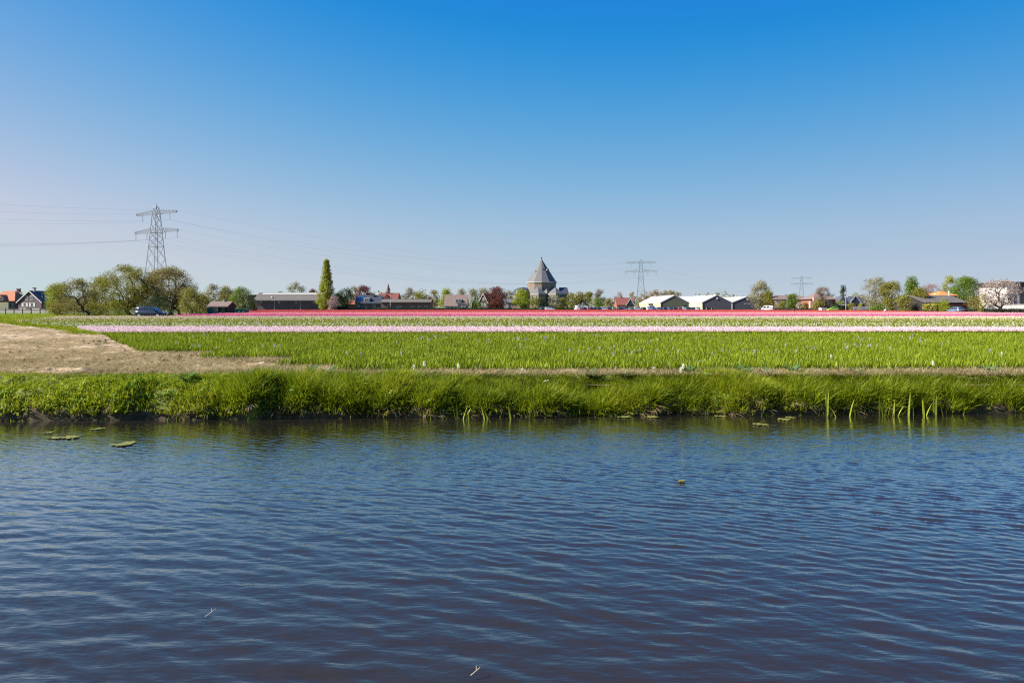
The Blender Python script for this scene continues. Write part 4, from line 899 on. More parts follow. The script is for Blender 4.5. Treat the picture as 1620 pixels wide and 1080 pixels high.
def tree(label, cx, top, w, d, key, shape='round', dens=1.0, cb=.22, fork=.28, lean=0.0, name='tree', cat='tree', group=None, seed=0, bark='bark', ntip=None, leaf=.46, clus=.62, twig=False, thick=1.0, bend=0.0, depthk=1.0):
    g = np.random.default_rng(1000 + seed + int(cx * 3)); H = hz(top, d); Rw = w / F * d / 2
    r = root(name, label, cat, (WX(cx + lean, d), d, G), 0, group); ox = -lean / F * d
    wpx, hpx = w * .632, (H * (1 - cb)) / d * 683
    n_t = ntip or int(np.clip(wpx * hpx * .12, 26, 190))
    t = g.random(n_t) ** (.9 if shape not in ('column', 'cone') else 1.25); th = g.random(n_t) * 6.283; prof = PROF[shape](t)
    lump = 1 + (.05 if shape == 'column' else .16) * np.cos(3 * th + 6 * t + g.random() * 6) + .12 * np.cos(5 * th - 9 * t + g.random() * 6)
    rr = Rw * prof * np.clip(lump, .6, 1.12) * g.random(n_t) ** .42 * .90
    tips = np.stack([ox + rr * np.cos(th), rr * np.sin(th) * depthk, H * (cb + (1 - cb) * t * .985)], -1)
    # skeleton: a trunk, then every tip joined to the nearest wood below it
    tb = max(.06, .028 * H * thick); fz = max(fork * H, .15)
    pos = [np.array((0, 0, -.15))]; par = [-1]
    for i in range(1, 5):
        s_ = i / 4; pos.append(np.array((ox * .55 * s_ ** 1.5 * (fz / H) * 2 + bend * math.sin(s_ * 3.1) * Rw * .2, 0, fz * s_)) + g.normal(size=3) * .012 * H * (i < 4)); par.append(i - 1)
    top_c = np.array((ox, 0, H * .8)); n_c = 3
    if shape in ('column', 'cone'):
        for i in range(1, 5): pos.append(pos[4] + (top_c * np.array((1, 1, 1.1)) - pos[4]) * i / 4); par.append(len(pos) - 2)
    order = np.argsort(np.linalg.norm(tips - pos[4], axis=1))
    P_ = np.array(pos); tipnode = []
    for o_ in order:
        q = tips[o_]; dv = q - P_; dist = np.linalg.norm(dv, axis=1) + .9 * np.maximum(0, -dv[:, 2]) + .25 * np.maximum(0, P_[:, 2] - q[2]); dist[:4] += 9e9
        j = int(np.argmin(dist)); a = P_[j]; m_ = max(2, int(np.linalg.norm(q - a) / (.10 * H)) + 1); new = []
        for i in range(1, m_ + 1):
            s_ = i / m_; pt = a + (q - a) * s_; pt = pt + np.array((0, 0, .10 * np.linalg.norm(q - a) * math.sin(s_ * math.pi))) + (g.normal(size=3) * .018 * H if i < m_ else 0)
            par.append(j if i == 1 else len(par) - 1); new.append(pt)
        P_ = np.vstack([P_, new]); tipnode.append(len(P_) - 1)
    par = np.array(par); cnt = np.zeros(len(P_))
    for i in tipnode: cnt[i] += 1
    for i in range(len(P_) - 1, 0, -1): cnt[par[i]] += cnt[i]
    rad = np.maximum(tb * (cnt / max(1, cnt[0])) ** .48, .008 + .0003 * H)
    rad[0] *= 1.35
    a, c = P_[par[1:]], P_[1:]; dv = c - a; L_ = np.linalg.norm(dv, axis=1, keepdims=True) + 1e-6; dv = dv / L_
    u = np.cross(dv, np.where(np.abs(dv[:, 2:]) > .9, (1.0, 0, 0), (0, 0, 1.0))); u /= np.linalg.norm(u, axis=1, keepdims=True); v = np.cross(dv, u)
    kk_ = 5; ringa = [np.cos(2 * np.pi * i / kk_) * u + np.sin(2 * np.pi * i / kk_) * v for i in range(kk_)]
    r0_, r1_ = np.minimum(rad[par[1:]], rad[1:] * 1.6)[:, None], rad[1:][:, None]
    V = np.stack([a + q * r0_ for q in ringa] + [c + dv * .3 * r1_ + q * r1_ for q in ringa], 1).reshape(-1, 3)
    base = np.arange(len(a))[:, None] * (2 * kk_); Q = np.concatenate([base + np.array([[i, (i + 1) % kk_, (i + 1) % kk_ + kk_, i + kk_]]) for i in range(kk_)])
    link('trunk', mesh_np('trunk', V, [Q], M[bark], True), r)
    # crown
    area = wpx * hpx * .75; nl = int(np.clip(area * 14.0 * dens, 150, 26000)); ls = d / 683 * leaf
    sg = (.85 if shape == 'column' else 1) * clus * (Rw * Rw * H * (1 - cb) / n_t) ** (1 / 3) * 1.25
    ti = g.integers(0, n_t, nl); off = g.normal(size=(nl, 3)); off *= (1.75 * sg * g.random((nl, 1)) ** .42) / np.linalg.norm(off, axis=1, keepdims=True); off = off * np.array((1, 1, .75))
    if twig:                                                                       # bare twigs: slivers fanning outward
        bi = np.array(tipnode)[ti]; base_p = P_[bi]; cen = np.array((ox, 0, H * cb)); dirn = base_p - cen; dirn /= np.linalg.norm(dirn, axis=1, keepdims=True) + 1e-6
        dirn = dirn + g.normal(size=(nl, 3)) * .55; dirn /= np.linalg.norm(dirn, axis=1, keepdims=True)
        p0 = base_p + off * .55; ln = sg * (.7 + .9 * g.random((nl, 1))); sd = np.cross(dirn, g.normal(size=(nl, 3))); sd /= np.linalg.norm(sd, axis=1, keepdims=True)
        V = np.stack([p0 - sd * ls * .2, p0 + sd * ls * .2, p0 + dirn * ln], 1).reshape(-1, 3); Fq = [np.arange(nl * 3).reshape(-1, 3)]
    else:
        c = P_[np.array(tipnode)][ti] + off; c[:, 2] = np.maximum(c[:, 2], .12)
        nrm = off / (np.linalg.norm(off, axis=1, keepdims=True) + 1e-6) + .9 * g.normal(size=(nl, 3)) + np.array((0, 0, .35)); nrm /= np.linalg.norm(nrm, axis=1, keepdims=True)
        u = np.cross(nrm, g.normal(size=(nl, 3))); u /= np.linalg.norm(u, axis=1, keepdims=True); v = np.cross(nrm, u); s_ = ls * (.6 + .8 * g.random((nl, 1)))
        V = np.stack([c - u * s_, c - v * s_ * .6, c + u * s_, c + v * s_ * .6], 1).reshape(-1, 3); Fq = [np.arange(nl * 4).reshape(-1, 4)]
    link('crown', mesh_np('crown', V, Fq, LM[key]), r)
    return r
def bush(label, cx, top, w, d, key, **kw):
    a = dict(shape='dome', cb=.04, fork=.08, name='bush', cat='bush', clus=.66); a.update(kw); return tree(label, cx, top, w, d, key, **a)

OR = 'orchard trees round the parked blue car'
bush('bright yellow-green bush at the left end of the orchard', 92, 451, 40, 126, 'lime', seed=1, dens=1.1, shape='round')
tree('low leaning apple tree with a dark bent trunk on the verge', 118, 443.5, 66, 106, 'olbrown', 'flat', .62, cb=.12, fork=.16, lean=16, seed=2, clus=.52, bend=1, thick=1.3, group=OR, twig=False, ntip=110)
tree('olive tree between the leaning apple and the broad central tree', 158, 439, 46, 118, 'olive', 'round', .95, cb=.08, fork=.2, seed=3, group=OR)
tree('broad tall orchard tree with a slanting trunk behind the car', 199, 421.5, 88, 112, 'olive', 'flat', .85, cb=.12, fork=.2, lean=9, seed=4, clus=.52, bend=-1, thick=1.2, group=OR, ntip=170)
tree('tall orchard tree to the right of the car with a forked trunk', 270, 424, 84, 114, 'olbrown', 'flat', .9, cb=.12, fork=.3, lean=14, seed=5, clus=.52, thick=1.1, group=OR, ntip=170)
tree('brown budding tree filling the gap between the two tall orchard trees', 240, 440, 60, 120, 'olbrown', 'round', .9, cb=.1, seed=6, group=OR)
bush('yellow-green thicket right of the car', 303, 458, 46, 109, 'olive', seed=7, dens=.9)
bush('olive thicket under the leaning apple tree', 150, 480, 62, 110, 'olive', seed=8, dens=.8)
bush('brownish thicket beside the bright bush', 98, 474, 40, 112, 'olbrown', seed=9, dens=.7)
bush('low green scrub under the broad orchard tree', 190, 478, 52, 116, 'green', seed=10, dens=.7)
bush('dark-leaved scrub directly behind the blue car', 246, 472, 56, 104, 'dark', seed=13, dens=.55)  # scrub given the dark leaf colours
bush('round dark clipped bush at the nose of the blue car', 270, 491.5, 13, 96, 'dark', seed=11, dens=1.6)
bush('light green scrub between the tall trees and the shed', 318, 466, 34, 128, 'olive', seed=12)
tree('pale green tree behind the small shed', 336, 452.5, 32, 150, 'pale', 'round', .9, cb=.15, seed=14)
tree('light green tree next to the shed and the skip', 357, 455, 34, 150, 'olive', 'round', 1, cb=.15, seed=15)
tree('bright green birch in front of the left end of the barn', 380, 456.5, 40, 140, 'green', 'round', 1.1, cb=.08, fork=.2, seed=16)
bush('dark shrub against the left end of the barn wall', 400, 474, 18, 200, 'dark', seed=17)
tree('pale grey-green tree rising over the barn roof', 469, 448.5, 26, 330, 'pale', 'round', 1, seed=18, bark='bark_grey')
tree('reddish tree peeping over the barn roof beside the poplar', 495.5, 458, 15, 340, 'copper', 'round', 1, seed=19)
bush('dark tree top just over the middle of the barn roof', 444, 462, 8, 330, 'dark', seed=20)
tree('tall slender poplar at the right end of the barn', 516.5, 411.5, 38, 268, 'poplar', 'column', 1.7, cb=.05, fork=.1, seed=21, clus=.55, thick=.6, ntip=260)
bush('pinkish flowering bush at the foot of the poplar', 528, 470, 18, 262, 'pinktwig', seed=22)
bush('dark shrub behind the pinkish flowering bush', 537, 464, 20, 275, 'dark', seed=23)
tree('dark broad conifer left of the copper beech', 547, 456, 25, 290, 'dark', 'round', 1.2, cb=.05, seed=24)
tree('pale tree between the conifer and the copper beech', 558, 452.5, 16, 340, 'pale', 'round', .8, seed=25)
tree('copper beech above the house with solar panels', 575, 454, 28, 320, 'copper', 'round', 1.3, cb=.2, seed=26)
tree('bare winter tree right of the thin spire', 648, 457.5, 22, 390, 'twig', 'round', .8, twig=True, seed=27, bark='bark_grey')
tree('olive tree over the right end of the red-brown barn', 667, 458.5, 24, 350, 'olive', 'round', 1, seed=28)
tree('brownish tree left of the brown-roofed house', 687, 461, 20, 345, 'olbrown', 'round', .9, seed=29)
tree('round yellow-green tree behind the brown-roofed house', 706, 457.5, 24, 340, 'lime', 'dome', 1.2, seed=30)
tree('pale budding tree right of the brown-roofed house', 731, 459, 20, 350, 'pale', 'round', .9, seed=31)
tree('taller pale tree left of the orange-roofed house', 747, 459, 22, 330, 'pale', 'round', .9, seed=32)
tree('pale tree behind the orange-roofed house', 763, 456, 20, 370, 'pale', 'round', .9, seed=33)
bush('green garden bush under the orange-roofed house', 753, 478, 22, 290, 'green', seed=34)
tree('large round copper beech left of the church', 786, 457, 33, 300, 'copper', 'round', 1.6, cb=.08, fork=.15, seed=35, clus=.66)
tree('small pale tree between the copper beech and the lime tree', 805, 461, 16, 360, 'pale', 'round', .9, seed=36)
tree('bright lime-green tree in front of the church', 826, 458, 27, 330, 'lime', 'round', 1.5, cb=.05, fork=.15, seed=37)
bush('olive shrub in front of the left church transept', 847, 468, 24, 350, 'olive', seed=38, dens=.7)
bush('dark evergreen shrub before the middle of the church', 858, 471, 16, 345, 'dark', seed=39)
tree('small budding tree before the right church transept', 877, 467, 22, 350, 'pale', 'round', .45, seed=40)
bush('olive shrub at the right corner of the church', 890, 473, 18, 352, 'olive', seed=41)
for i, (x, y, w) in enumerate(((904, 464, 16), (917, 463, 20), (931, 464, 18))):
    tree(('first olive tree right of the church', 'middle olive tree right of the church', 'olive tree beside the round bare tree')[i], x, y, w, 370, 'olive' if i != 1 else 'olbrown', 'round', 1, cb=.1, seed=42 + i, group='budding trees right of the church')
tree('round bare tree above the green shrub', 948, 460, 22, 350, 'twig', 'round', .8, twig=True, seed=46, bark='bark_grey')
bush('bright green rounded shrub beside the parked cars', 948, 472.5, 17, 300, 'green', seed=47, dens=1.2)
bush('greyish scrub left of the steep red-roofed house', 964, 473, 18, 330, 'olbrown', seed=48)
tree('bare reddish tree behind the steep red-roofed house', 979, 463.5, 16, 380, 'pinktwig', 'round', .7, twig=True, seed=49, bark='bark_grey')
tree('bare pale tree left of the middle pylon', 1002, 463, 13, 360, 'beigetwig', 'round', .8, twig=True, seed=50, bark='bark_grey')
tree('bare pale tree at the foot of the middle pylon', 1014, 465, 18, 350, 'beigetwig', 'round', .9, twig=True, seed=51, bark='bark_grey')
tree('bare pale tree right of the middle pylon', 1027, 461.5, 20, 350, 'beigetwig', 'round', .9, twig=True, seed=52, bark='bark_grey')
for i, x in enumerate((1038, 1050, 1062, 1071)):
    tree(('left-hand pollard of the even row behind the olive-clad shed', 'second pollard from the left in the even row behind the sheds', 'third pollard from the left in the even row behind the sheds', 'pollard at the right end of the even row, shortest of the four')[i], x, 460 + (i == 3) * 1.5, 15, 390, 'beigetwig', 'flat', 1.3, cb=.3, seed=53 + i, bark='bark_grey', group='pollarded trees behind the left shed')
tree('bushy ash tree at the right end of the sheds', 1203, 446, 33, 262, 'pale', 'round', 1.15, cb=.08, fork=.2, seed=60, lean=-2)
tree('olive shrub below the right side of the ash', 1216, 463, 28, 258, 'olive', 'dome', 1, cb=.05, fork=.1, seed=61, name='bush', cat='bush')
bush('dark shrub behind the white truck', 1222, 474, 26, 262, 'dark', seed=62)
bush('yellowish shrub in front of the white-ended long house', 1237, 477, 20, 248, 'olive', seed=63)
tree('round deep green tree in front of the brown-roofed long house', 1254, 465.5, 20, 245, 'green', 'round', 1.3, cb=.06, fork=.15, seed=64)
bush('small shrub with white blossom beside the round green tree', 1265, 480, 12, 240, 'blossom', seed=65)
bush('brownish garden shrub before the pinkish front wall', 1274, 480, 14, 238, 'olbrown', seed=66)
tree('bare branching tree over the pyramid-roofed house', 1302, 456.5, 26, 228, 'twig', 'flat', .7, twig=True, seed=67, cb=.3)
bush('olive bush left of the bare branching tree', 1296, 476, 20, 226, 'olive', seed=68)
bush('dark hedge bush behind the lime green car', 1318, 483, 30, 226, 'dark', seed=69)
tree('thin tall dark tree left of the dark blue roof', 1334, 451, 15, 250, 'dark', 'column', .55, cb=.3, fork=.4, seed=70, bark='bark_grey')
bush('yellow-green bush beside the porch of the dark blue roofed house', 1328, 474, 14, 240, 'lime', seed=71)
bush('yellow flowering bush before the dark blue roofed house', 1361, 480, 9, 226, 'yellow', seed=72)
bush('green shrub by the grey lamp post', 1346, 481, 18, 228, 'olive', seed=73)
tree('pale yellowish tree behind the dark blue roof', 1355, 466, 24, 330, 'pale', 'round', .9, seed=74)
tree('big round budding tree with many fine twigs', 1385, 440, 44, 200, 'pale', 'round', .8, cb=.1, fork=.2, seed=75, bark='bark_grey', clus=.52)
tree('dense olive tree right of the big budding tree', 1411, 446, 34, 195, 'olive', 'round', 1.1, cb=.06, fork=.15, seed=76)
bush('green undergrowth below the budding tree', 1389, 483, 30, 190, 'green', seed=77)
tree('tall ragged olive-green tree left of the grey barn', 1442, 438, 34, 176, 'green', 'cone', 1.3, cb=.03, fork=.3, seed=78, clus=.66)
tree('lower olive tree in front of the ragged tall tree', 1456, 456, 30, 172, 'olive', 'dome', 1.0, cb=.04, fork=.15, seed=79)
bush('low olive bush at the foot of the ragged tall tree', 1432, 470, 28, 170, 'olive', seed=80)
tree('pinkish bare tree behind the grey barn', 1472, 450, 30, 215, 'pinktwig', 'round', .6, twig=True, seed=81)
tree('thin yellowish tree left of the dark green dome tree', 1502, 438.5, 26, 220, 'poplar', 'round', .7, cb=.3, seed=82, bark='bark_grey')
tree('broad dark green dome-shaped tree above the grey barn', 1528, 440.5, 56, 205, 'green', 'dome', 1.3, cb=.12, seed=83)
bush('brown shrub at the right end of the grey barn', 1545, 468, 30, 160, 'olbrown', seed=84, dens=.8)
bush('olive climbing bush left of the cherry', 1556, 466, 16, 146, 'olive', seed=85, dens=.8)
tree('blossoming white cherry with several stems at the garden wall', 1583, 444, 68, 134, 'blossom', 'flat', .62, cb=.28, fork=.2, seed=86, clus=.52, bark='bark', ntip=150, thick=1.3)
bush('yellow-green shrub in front of the clipped hedges', 1492, 475, 24, 160, 'lime', seed=87, dens=.9)
bush('olive shrub right of the clipped hedges', 1477, 480, 20, 158, 'olive', seed=88)

def hedge(label, x0, x1, d0, d1, top, th, key, dens=1.0, name='hedge'):
    a, c = Vector((WX(x0, d0), d0, G)), Vector((WX(x1, d1), d1, G)); v = c - a; L_ = v.length; g = np.random.default_rng(int(x0) + 5)
    r = root(name, label, 'hedge', a, math.atan2(v.y, v.x)); ls = d0 / 683 * .5
    MB().box(.1, L_ - .1, th * .2, th * .8, -.1, top * .85).build('dark_core', M['dark'], r)  # one solid dark box as the core behind the leaves
    nl = int(min(16000, L_ * top / ls ** 2 * 1.6 * dens)); p_ = np.stack([g.uniform(0, L_, nl), th * .5 + th * .5 * np.sign(g.normal(size=nl)) * g.random(nl) ** .4, top * (g.random(nl) ** .7) * (1 + .05 * np.sin(np.arange(nl)))], -1)
    nrm = g.normal(size=(nl, 3)) + np.array((0, -.8, .4)); nrm /= np.linalg.norm(nrm, axis=1, keepdims=True); u = np.cross(nrm, g.normal(size=(nl, 3))); u /= np.linalg.norm(u, axis=1, keepdims=True); w_ = np.cross(nrm, u); s_ = ls * (.6 + .8 * g.random((nl, 1)))
    link('foliage', mesh_np('foliage', np.stack([p_ - u * s_, p_ - w_ * s_ * .6, p_ + u * s_, p_ + w_ * s_ * .6], 1).reshape(-1, 3), [np.arange(nl * 4).reshape(-1, 4)], LM[key]), r); return r
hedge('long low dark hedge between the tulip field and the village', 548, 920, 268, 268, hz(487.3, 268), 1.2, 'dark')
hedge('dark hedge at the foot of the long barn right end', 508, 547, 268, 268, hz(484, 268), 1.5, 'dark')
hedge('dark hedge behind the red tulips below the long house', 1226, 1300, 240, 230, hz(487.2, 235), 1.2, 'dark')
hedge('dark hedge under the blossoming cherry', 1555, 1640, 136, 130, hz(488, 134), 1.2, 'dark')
hedge('clipped pale yellow-green hedge at the corner of the grey barn', 1459, 1482, 156, 154, hz(480.5, 155), 2.0, 'yellow')
hedge('olive hedge running along the grey barn', 1500, 1556, 152, 146, hz(488, 150), 1.2, 'dark')
# the far-off wood that closes the horizon
g = np.random.default_rng(404); V = []
nl = 26000; x = g.uniform(-520, 560, nl); dd = g.uniform(470, 540, nl); hh = (7 + 2.5 * np.sin(x * .05) + 2 * np.sin(x * .13 + 1) + 1.5 * np.sin(x * .31)) ; z = G + hh * g.random(nl) ** .7
p_ = np.stack([x, dd, z], -1); nrm = g.normal(size=(nl, 3)); nrm /= np.linalg.norm(nrm, axis=1, keepdims=True); u = np.cross(nrm, g.normal(size=(nl, 3))); u /= np.linalg.norm(u, axis=1, keepdims=True); w_ = np.cross(nrm, u); s_ = .55 + .5 * g.random((nl, 1))
tag(link('distant_woods', mesh_np('distant_woods', np.stack([p_ - u * s_, p_ - w_ * s_ * .7, p_ + u * s_, p_ + w_ * s_ * .7], 1).reshape(-1, 3), [np.arange(nl * 4).reshape(-1, 4)], LM['pale'])), 'far-off woods closing the horizon behind the village', 'woods', None, 'stuff')

# ------------------------------------------------------------------ vehicles
PAINT = {}
def paint(c, rough=.25):
    if c not in PAINT: PAINT[c] = mat('car_paint', c, rough, .03, 1, .2, .5, coat=.6)
    return PAINT[c]
def loft(stations):
    b = MB(); n_ = len(stations[0]); V = [p_ for s_ in stations for p_ in s_]; Fs = []
    for j in range(len(stations) - 1): Fs += [(j * n_ + i, (j + 1) * n_ + i, (j + 1) * n_ + (i + 1) % n_, j * n_ + (i + 1) % n_) for i in range(n_)]
    Fs += [tuple(range(n_)), tuple(range((len(stations) - 1) * n_, len(stations) * n_))[::-1]]; return b.add(V, Fs)
CARP = {}
def car_meshes(kind):
    if kind in CARP: return CARP[kind]
    if kind == 'van': lowst = [(-2.3, .40, 1.05, .80), (-2.25, .3, 1.1, .92), (-1, .25, 1.1, .95), (.6, .25, 1.1, .95), (1.5, .25, 1.08, .93), (2.1, .3, .92, .88), (2.3, .42, .75, .72)]; top = [(-2.28, 1.8), (-2.2, 2.0), (-1, 2.05), (.9, 2.0), (1.65, 1.10)]; hb, ht = .93, .80; wb = (-1.45, 1.45)
    elif kind == 'wagon': lowst = [(-2.2, .42, .85, .72), (-2.1, .28, .98, .83), (-1.2, .2, 1.0, .87), (0, .2, .97, .88), (1.0, .2, .95, .88), (1.65, .22, .86, .85), (2.0, .28, .74, .78), (2.2, .40, .60, .62)]; top = [(-2.15, 1.02), (-1.85, 1.42), (-.7, 1.50), (.25, 1.44), (1.05, .98)]; hb, ht = .80, .61; wb = (-1.35, 1.35)
    else: lowst = [(-1.93, .42, .80, .70), (-1.85, .28, .98, .80), (-1.2, .2, 1.0, .845), (0, .2, .97, .85), (.85, .2, .95, .85), (1.42, .22, .86, .83), (1.78, .28, .74, .76), (1.93, .40, .62, .60)]; top = [(-1.84, 1.0), (-1.5, 1.44), (-.6, 1.52), (.15, 1.47), (1.0, .97)]; hb, ht = .79, .60; wb = (-1.2, 1.2)
    st = [[(x, -w * .85, zb), (x, -w, zb + .16), (x, -w, (zb + zd) / 2 + .1), (x, -w * .94, zd), (x, w * .94, zd), (x, w, (zb + zd) / 2 + .1), (x, w, zb + .16), (x, w * .85, zb)] for x, zb, zd, w in lowst]
    body = loft(st); zr = max(z for _, z in top); zb0 = .93 if kind != 'van' else 1.05
    yw = lambda z: hb - (hb - ht) * (z - zb0) / (zr - zb0)
    gst = [[(x, -hb, zb0), (x, -yw(z), z), (x, yw(z), z), (x, hb, zb0)] for x, z in top]; gh = loft(gst); body.add(gh.v, gh.f)
    glassm = {}
    def side_pane(poly):
        b = MB()
        for s_ in (-1, 1):
            n_ = len(poly); V = [(x, s_ * (yw(z) + .012), z) for x, z in poly] + [(x, s_ * (yw(z) - .03), z) for x, z in poly]
            b.add(V, [tuple(range(n_)), tuple(range(n_, 2 * n_))[::-1]] + [(i, (i + 1) % n_, (i + 1) % n_ + n_, i + n_) for i in range(n_)])
        return b
    if kind == 'van': panes = [[(1.45, 1.15), (.95, 1.85), (.25, 1.88), (.25, 1.15)], [(.1, 1.2), (.1, 1.88), (-.9, 1.9), (-.9, 1.2)]]
    elif kind == 'wagon': panes = [[(.85, 1.0), (.22, 1.38), (-.4, 1.42), (-.4, 1.0)], [(-.5, 1.0), (-.5, 1.42), (-1.25, 1.42), (-1.3, 1.0)], [(-1.4, 1.02), (-1.35, 1.40), (-1.75, 1.36), (-1.95, 1.1)]]
    else: panes = [[(.80, 1.0), (.12, 1.40), (-.42, 1.43), (-.42, 1.0)], [(-.52, 1.0), (-.52, 1.43), (-1.25, 1.38), (-1.5, 1.08)]]
    pm = [side_pane(p_).mesh('side_window', M['glass']) for p_ in panes]
    def screen(i, j, inset):
        (xa, za), (xb, zb_) = top[i], top[j]; f = lambda t: (xa + (xb - xa) * t, za + (zb_ - za) * t); n_ = Vector((zb_ - za, 0, -(xb - xa))).normalized(); n_ = n_ if n_.z > 0 or abs(n_.x) > .99 else -n_
        n_ = n_ if (n_.x > 0) == (i > 2) else -n_
        V = []
        for o in (.014, -.03):
            for t, s_ in ((.08, -1), (.08, 1), (.9, 1), (.9, -1)):
                x, z = f(t); V.append((x + n_.x * o, s_ * (yw(z) - inset), z + n_.z * o))
        return MB().add(V, [(0, 1, 2, 3), (7, 6, 5, 4), (0, 4, 5, 1), (1, 5, 6, 2), (2, 6, 7, 3), (3, 7, 4, 0)])
    ws = screen(4, 3, .08).mesh('windscreen', M['glass']); rw = screen(0, 1, .10).mesh('rear_window', M['glass'])
    rr = .31 if kind != 'van' else .34; xf, xr, wy = lowst[-1][0], lowst[0][0], lowst[3][3]
    def disc(rad, y0, y1, n_=18): return MB().prism([(rad * math.cos(2 * math.pi * i / n_), rad * math.sin(2 * math.pi * i / n_)) for i in range(n_)], 1, y0, y1)
    tyre = disc(rr, -.1, .1).mesh('tyre', M['tyre']); rim = disc(rr * .66, -.112, .112, 14).mesh('rim', M['rim']); arch = disc(rr * 1.16, -.012, .012).mesh('wheel_arch', M['tyre'])
    hl = MB().prism([(xf - .32, .72), (xf - .05, .60), (xf - .02, .70), (xf - .30, .82)], 1, -.09, .09).mesh('headlight', M['lampw']); tl = MB().prism([(xr + .0, .74), (xr + .14, .74), (xr + .14, 1.0), (xr + .03, .96)], 1, -.07, .07).mesh('tail_light', M['lampr'])
    mir = MB().prism([(0, -.06), (.10, -.07), (.12, .05), (.02, .08)], 1, -.09, .09).mesh('mirror', M['dark'])
    trim = MB().box(lowst[1][0], lowst[-3][0], -wy - .01, wy + .01, .22, .30).mesh('sill_trim', M['tyre']); hd = MB().box(-.06, .06, -.012, .012, -.02, .02).mesh('door_handle', M['zinc'])
    CARP[kind] = dict(body=body, pm=pm, ws=ws, rw=rw, tyre=tyre, rim=rim, arch=arch, hl=hl, tl=tl, mir=mir, trim=trim, hd=hd, wb=wb, wy=wy, rr=rr, xf=xf, bm={}); return CARP[kind]
def car(label, x, d, yaw, col, kind='hatchback', name='parked_car', cat='car', group=None, roofrack=False, full=True):
    q = car_meshes(kind); r = root(name, label, cat, (WX(x, d), d, G), math.radians(yaw), group)
    if col not in q['bm']: q['bm'][col] = q['body'].mesh('body', paint(col), True)
    me = q['bm'][col]; o = link('body', me, r)
    if 'sm' not in q: q['sm'] = 1
    for p_ in q['pm']: link('side_window', p_, r)
    link('windscreen', q['ws'], r); link('rear_window', q['rw'], r)
    for xx in q['wb']:
        for s_ in (-1, 1):
            wy = s_ * (q['wy'] - .1); link('wheel_arch', q['arch'], r, (xx, s_ * (q['wy'] + .004), q['rr'] + .03)); w = link('wheel', q['tyre'], r, (xx, wy + s_ * .025, q['rr'])); link('rim', q['rim'], w)
    for s_ in (-1, 1):
        link('headlight', q['hl'], r, (0, s_ * .50, 0)); link('tail_light', q['tl'], r, (0, s_ * .62, 0)); link('mirror', q['mir'], r, (.72 if kind != 'van' else 1.3, s_ * (q['wy'] + .06), 1.02 if kind != 'van' else 1.25))
        if full:
            for xx in (-.32, -1.15): link('door_handle', q['hd'], r, (xx, s_ * (q['wy'] * .985 + .004), .84))
    if full: link('sill_trim', q['trim'], r)
    return r
BLUE = (.022, .034, .065)
car('dark blue hatchback parked on the verge under the orchard trees', 239.5, 90, 2, BLUE)
BK, WH, SV, RD_, GR = (.012, .012, .014), (.7, .7, .7), (.35, .36, .38), (.28, .03, .04), (.10, .13, .12)
ROW = 'cars parked in the row behind the tulip field'
rng = random.Random(3)
rowc = [(923, BK, 'hatchback', 'black car at the left end of the packed row, seen end-on', 100), (931, RD_, 'hatchback', 'dark red car near the left end of the packed row', 95), (939, BK, 'hatchback', 'black car between the dark red car and the black estate car', 84), (946, BK, 'wagon', 'black estate car just left of the white car in the packed row', 92), (954, WH, 'hatchback', 'white car in the packed row below the bright green shrub', 15),
        (963, BK, 'hatchback', 'black car between the white car and the grey-green estate car', 95), (971, GR, 'wagon', 'grey-green estate car left of the steep red-roofed house', 85), (980, BK, 'hatchback', 'black car between the grey-green and the silver estate cars', 99), (988, SV, 'wagon', 'silver estate car in front of the steep red-roofed house', 20), (998, GR, 'hatchback', 'grey-green hatchback right of the silver estate car', 75),
        (1008, WH, 'hatchback', 'white hatchback just left of the olive-clad shed', 20), (1017, BK, 'wagon', 'black estate car left of the cream side of the olive-clad shed', 94), (1033, (.04, .08, .25), 'hatchback', 'blue car under the cream side of the olive-clad shed', 80), (1042, WH, 'wagon', 'white estate car at the corner of the olive-clad shed', 30), (1050, BK, 'hatchback', 'black car left of the slate blue one before the olive gable', 96),
        (1058, (.09, .10, .16), 'hatchback', 'slate blue car in front of the olive gable', 85), (1066, BK, 'hatchback', 'black car between the slate blue and the dark red cars before the olive gable', 91), (1074, RD_, 'hatchback', 'dark red car in front of the right half of the olive gable', 84), (1082, WH, 'hatchback', 'white car before the gap between two sheds', 60), (1090, GR, 'hatchback', 'grey-green car before the gap between two sheds', 20), (1097, BK, 'hatchback', 'black car second from the right end of the packed row', 92), (1104, SV, 'hatchback', 'silver car at the right end of the packed row', 70)]
for x, c, kd, lb, yw_ in rowc: car(lb, x, 269 + 3 * rng.random(), yw_ + rng.uniform(-6, 6), c, kd, group=ROW, full=False)
car('white panel van parked in front of the olive trees by the church', 913, 266, 95, WH, 'van', 'parked_van', 'van')
car('white van standing behind the packed row of cars', 1030, 275, 18, WH, 'van', 'parked_van', 'van')
car('white car parked in front of the church', 869.5, 268.5, 8, WH, 'wagon'); car('dark car parked left of the white one before the church', 857, 266, 100, BK, 'wagon')
car('lime green car at the right end of the tulip field', 1317, 222, 182, (.30, .48, .02), 'hatchback')
car('white truck-like van beside the ash tree', 1214, 255, 142, WH, 'van', 'parked_van', 'van')
car('silver car parked behind the pale timber fence', 1423, 206, 12, SV, 'wagon')
car('pale blue car parked in front of the grey barn hedge', 1511, 150, 98, (.12, .17, .23), 'hatchback')

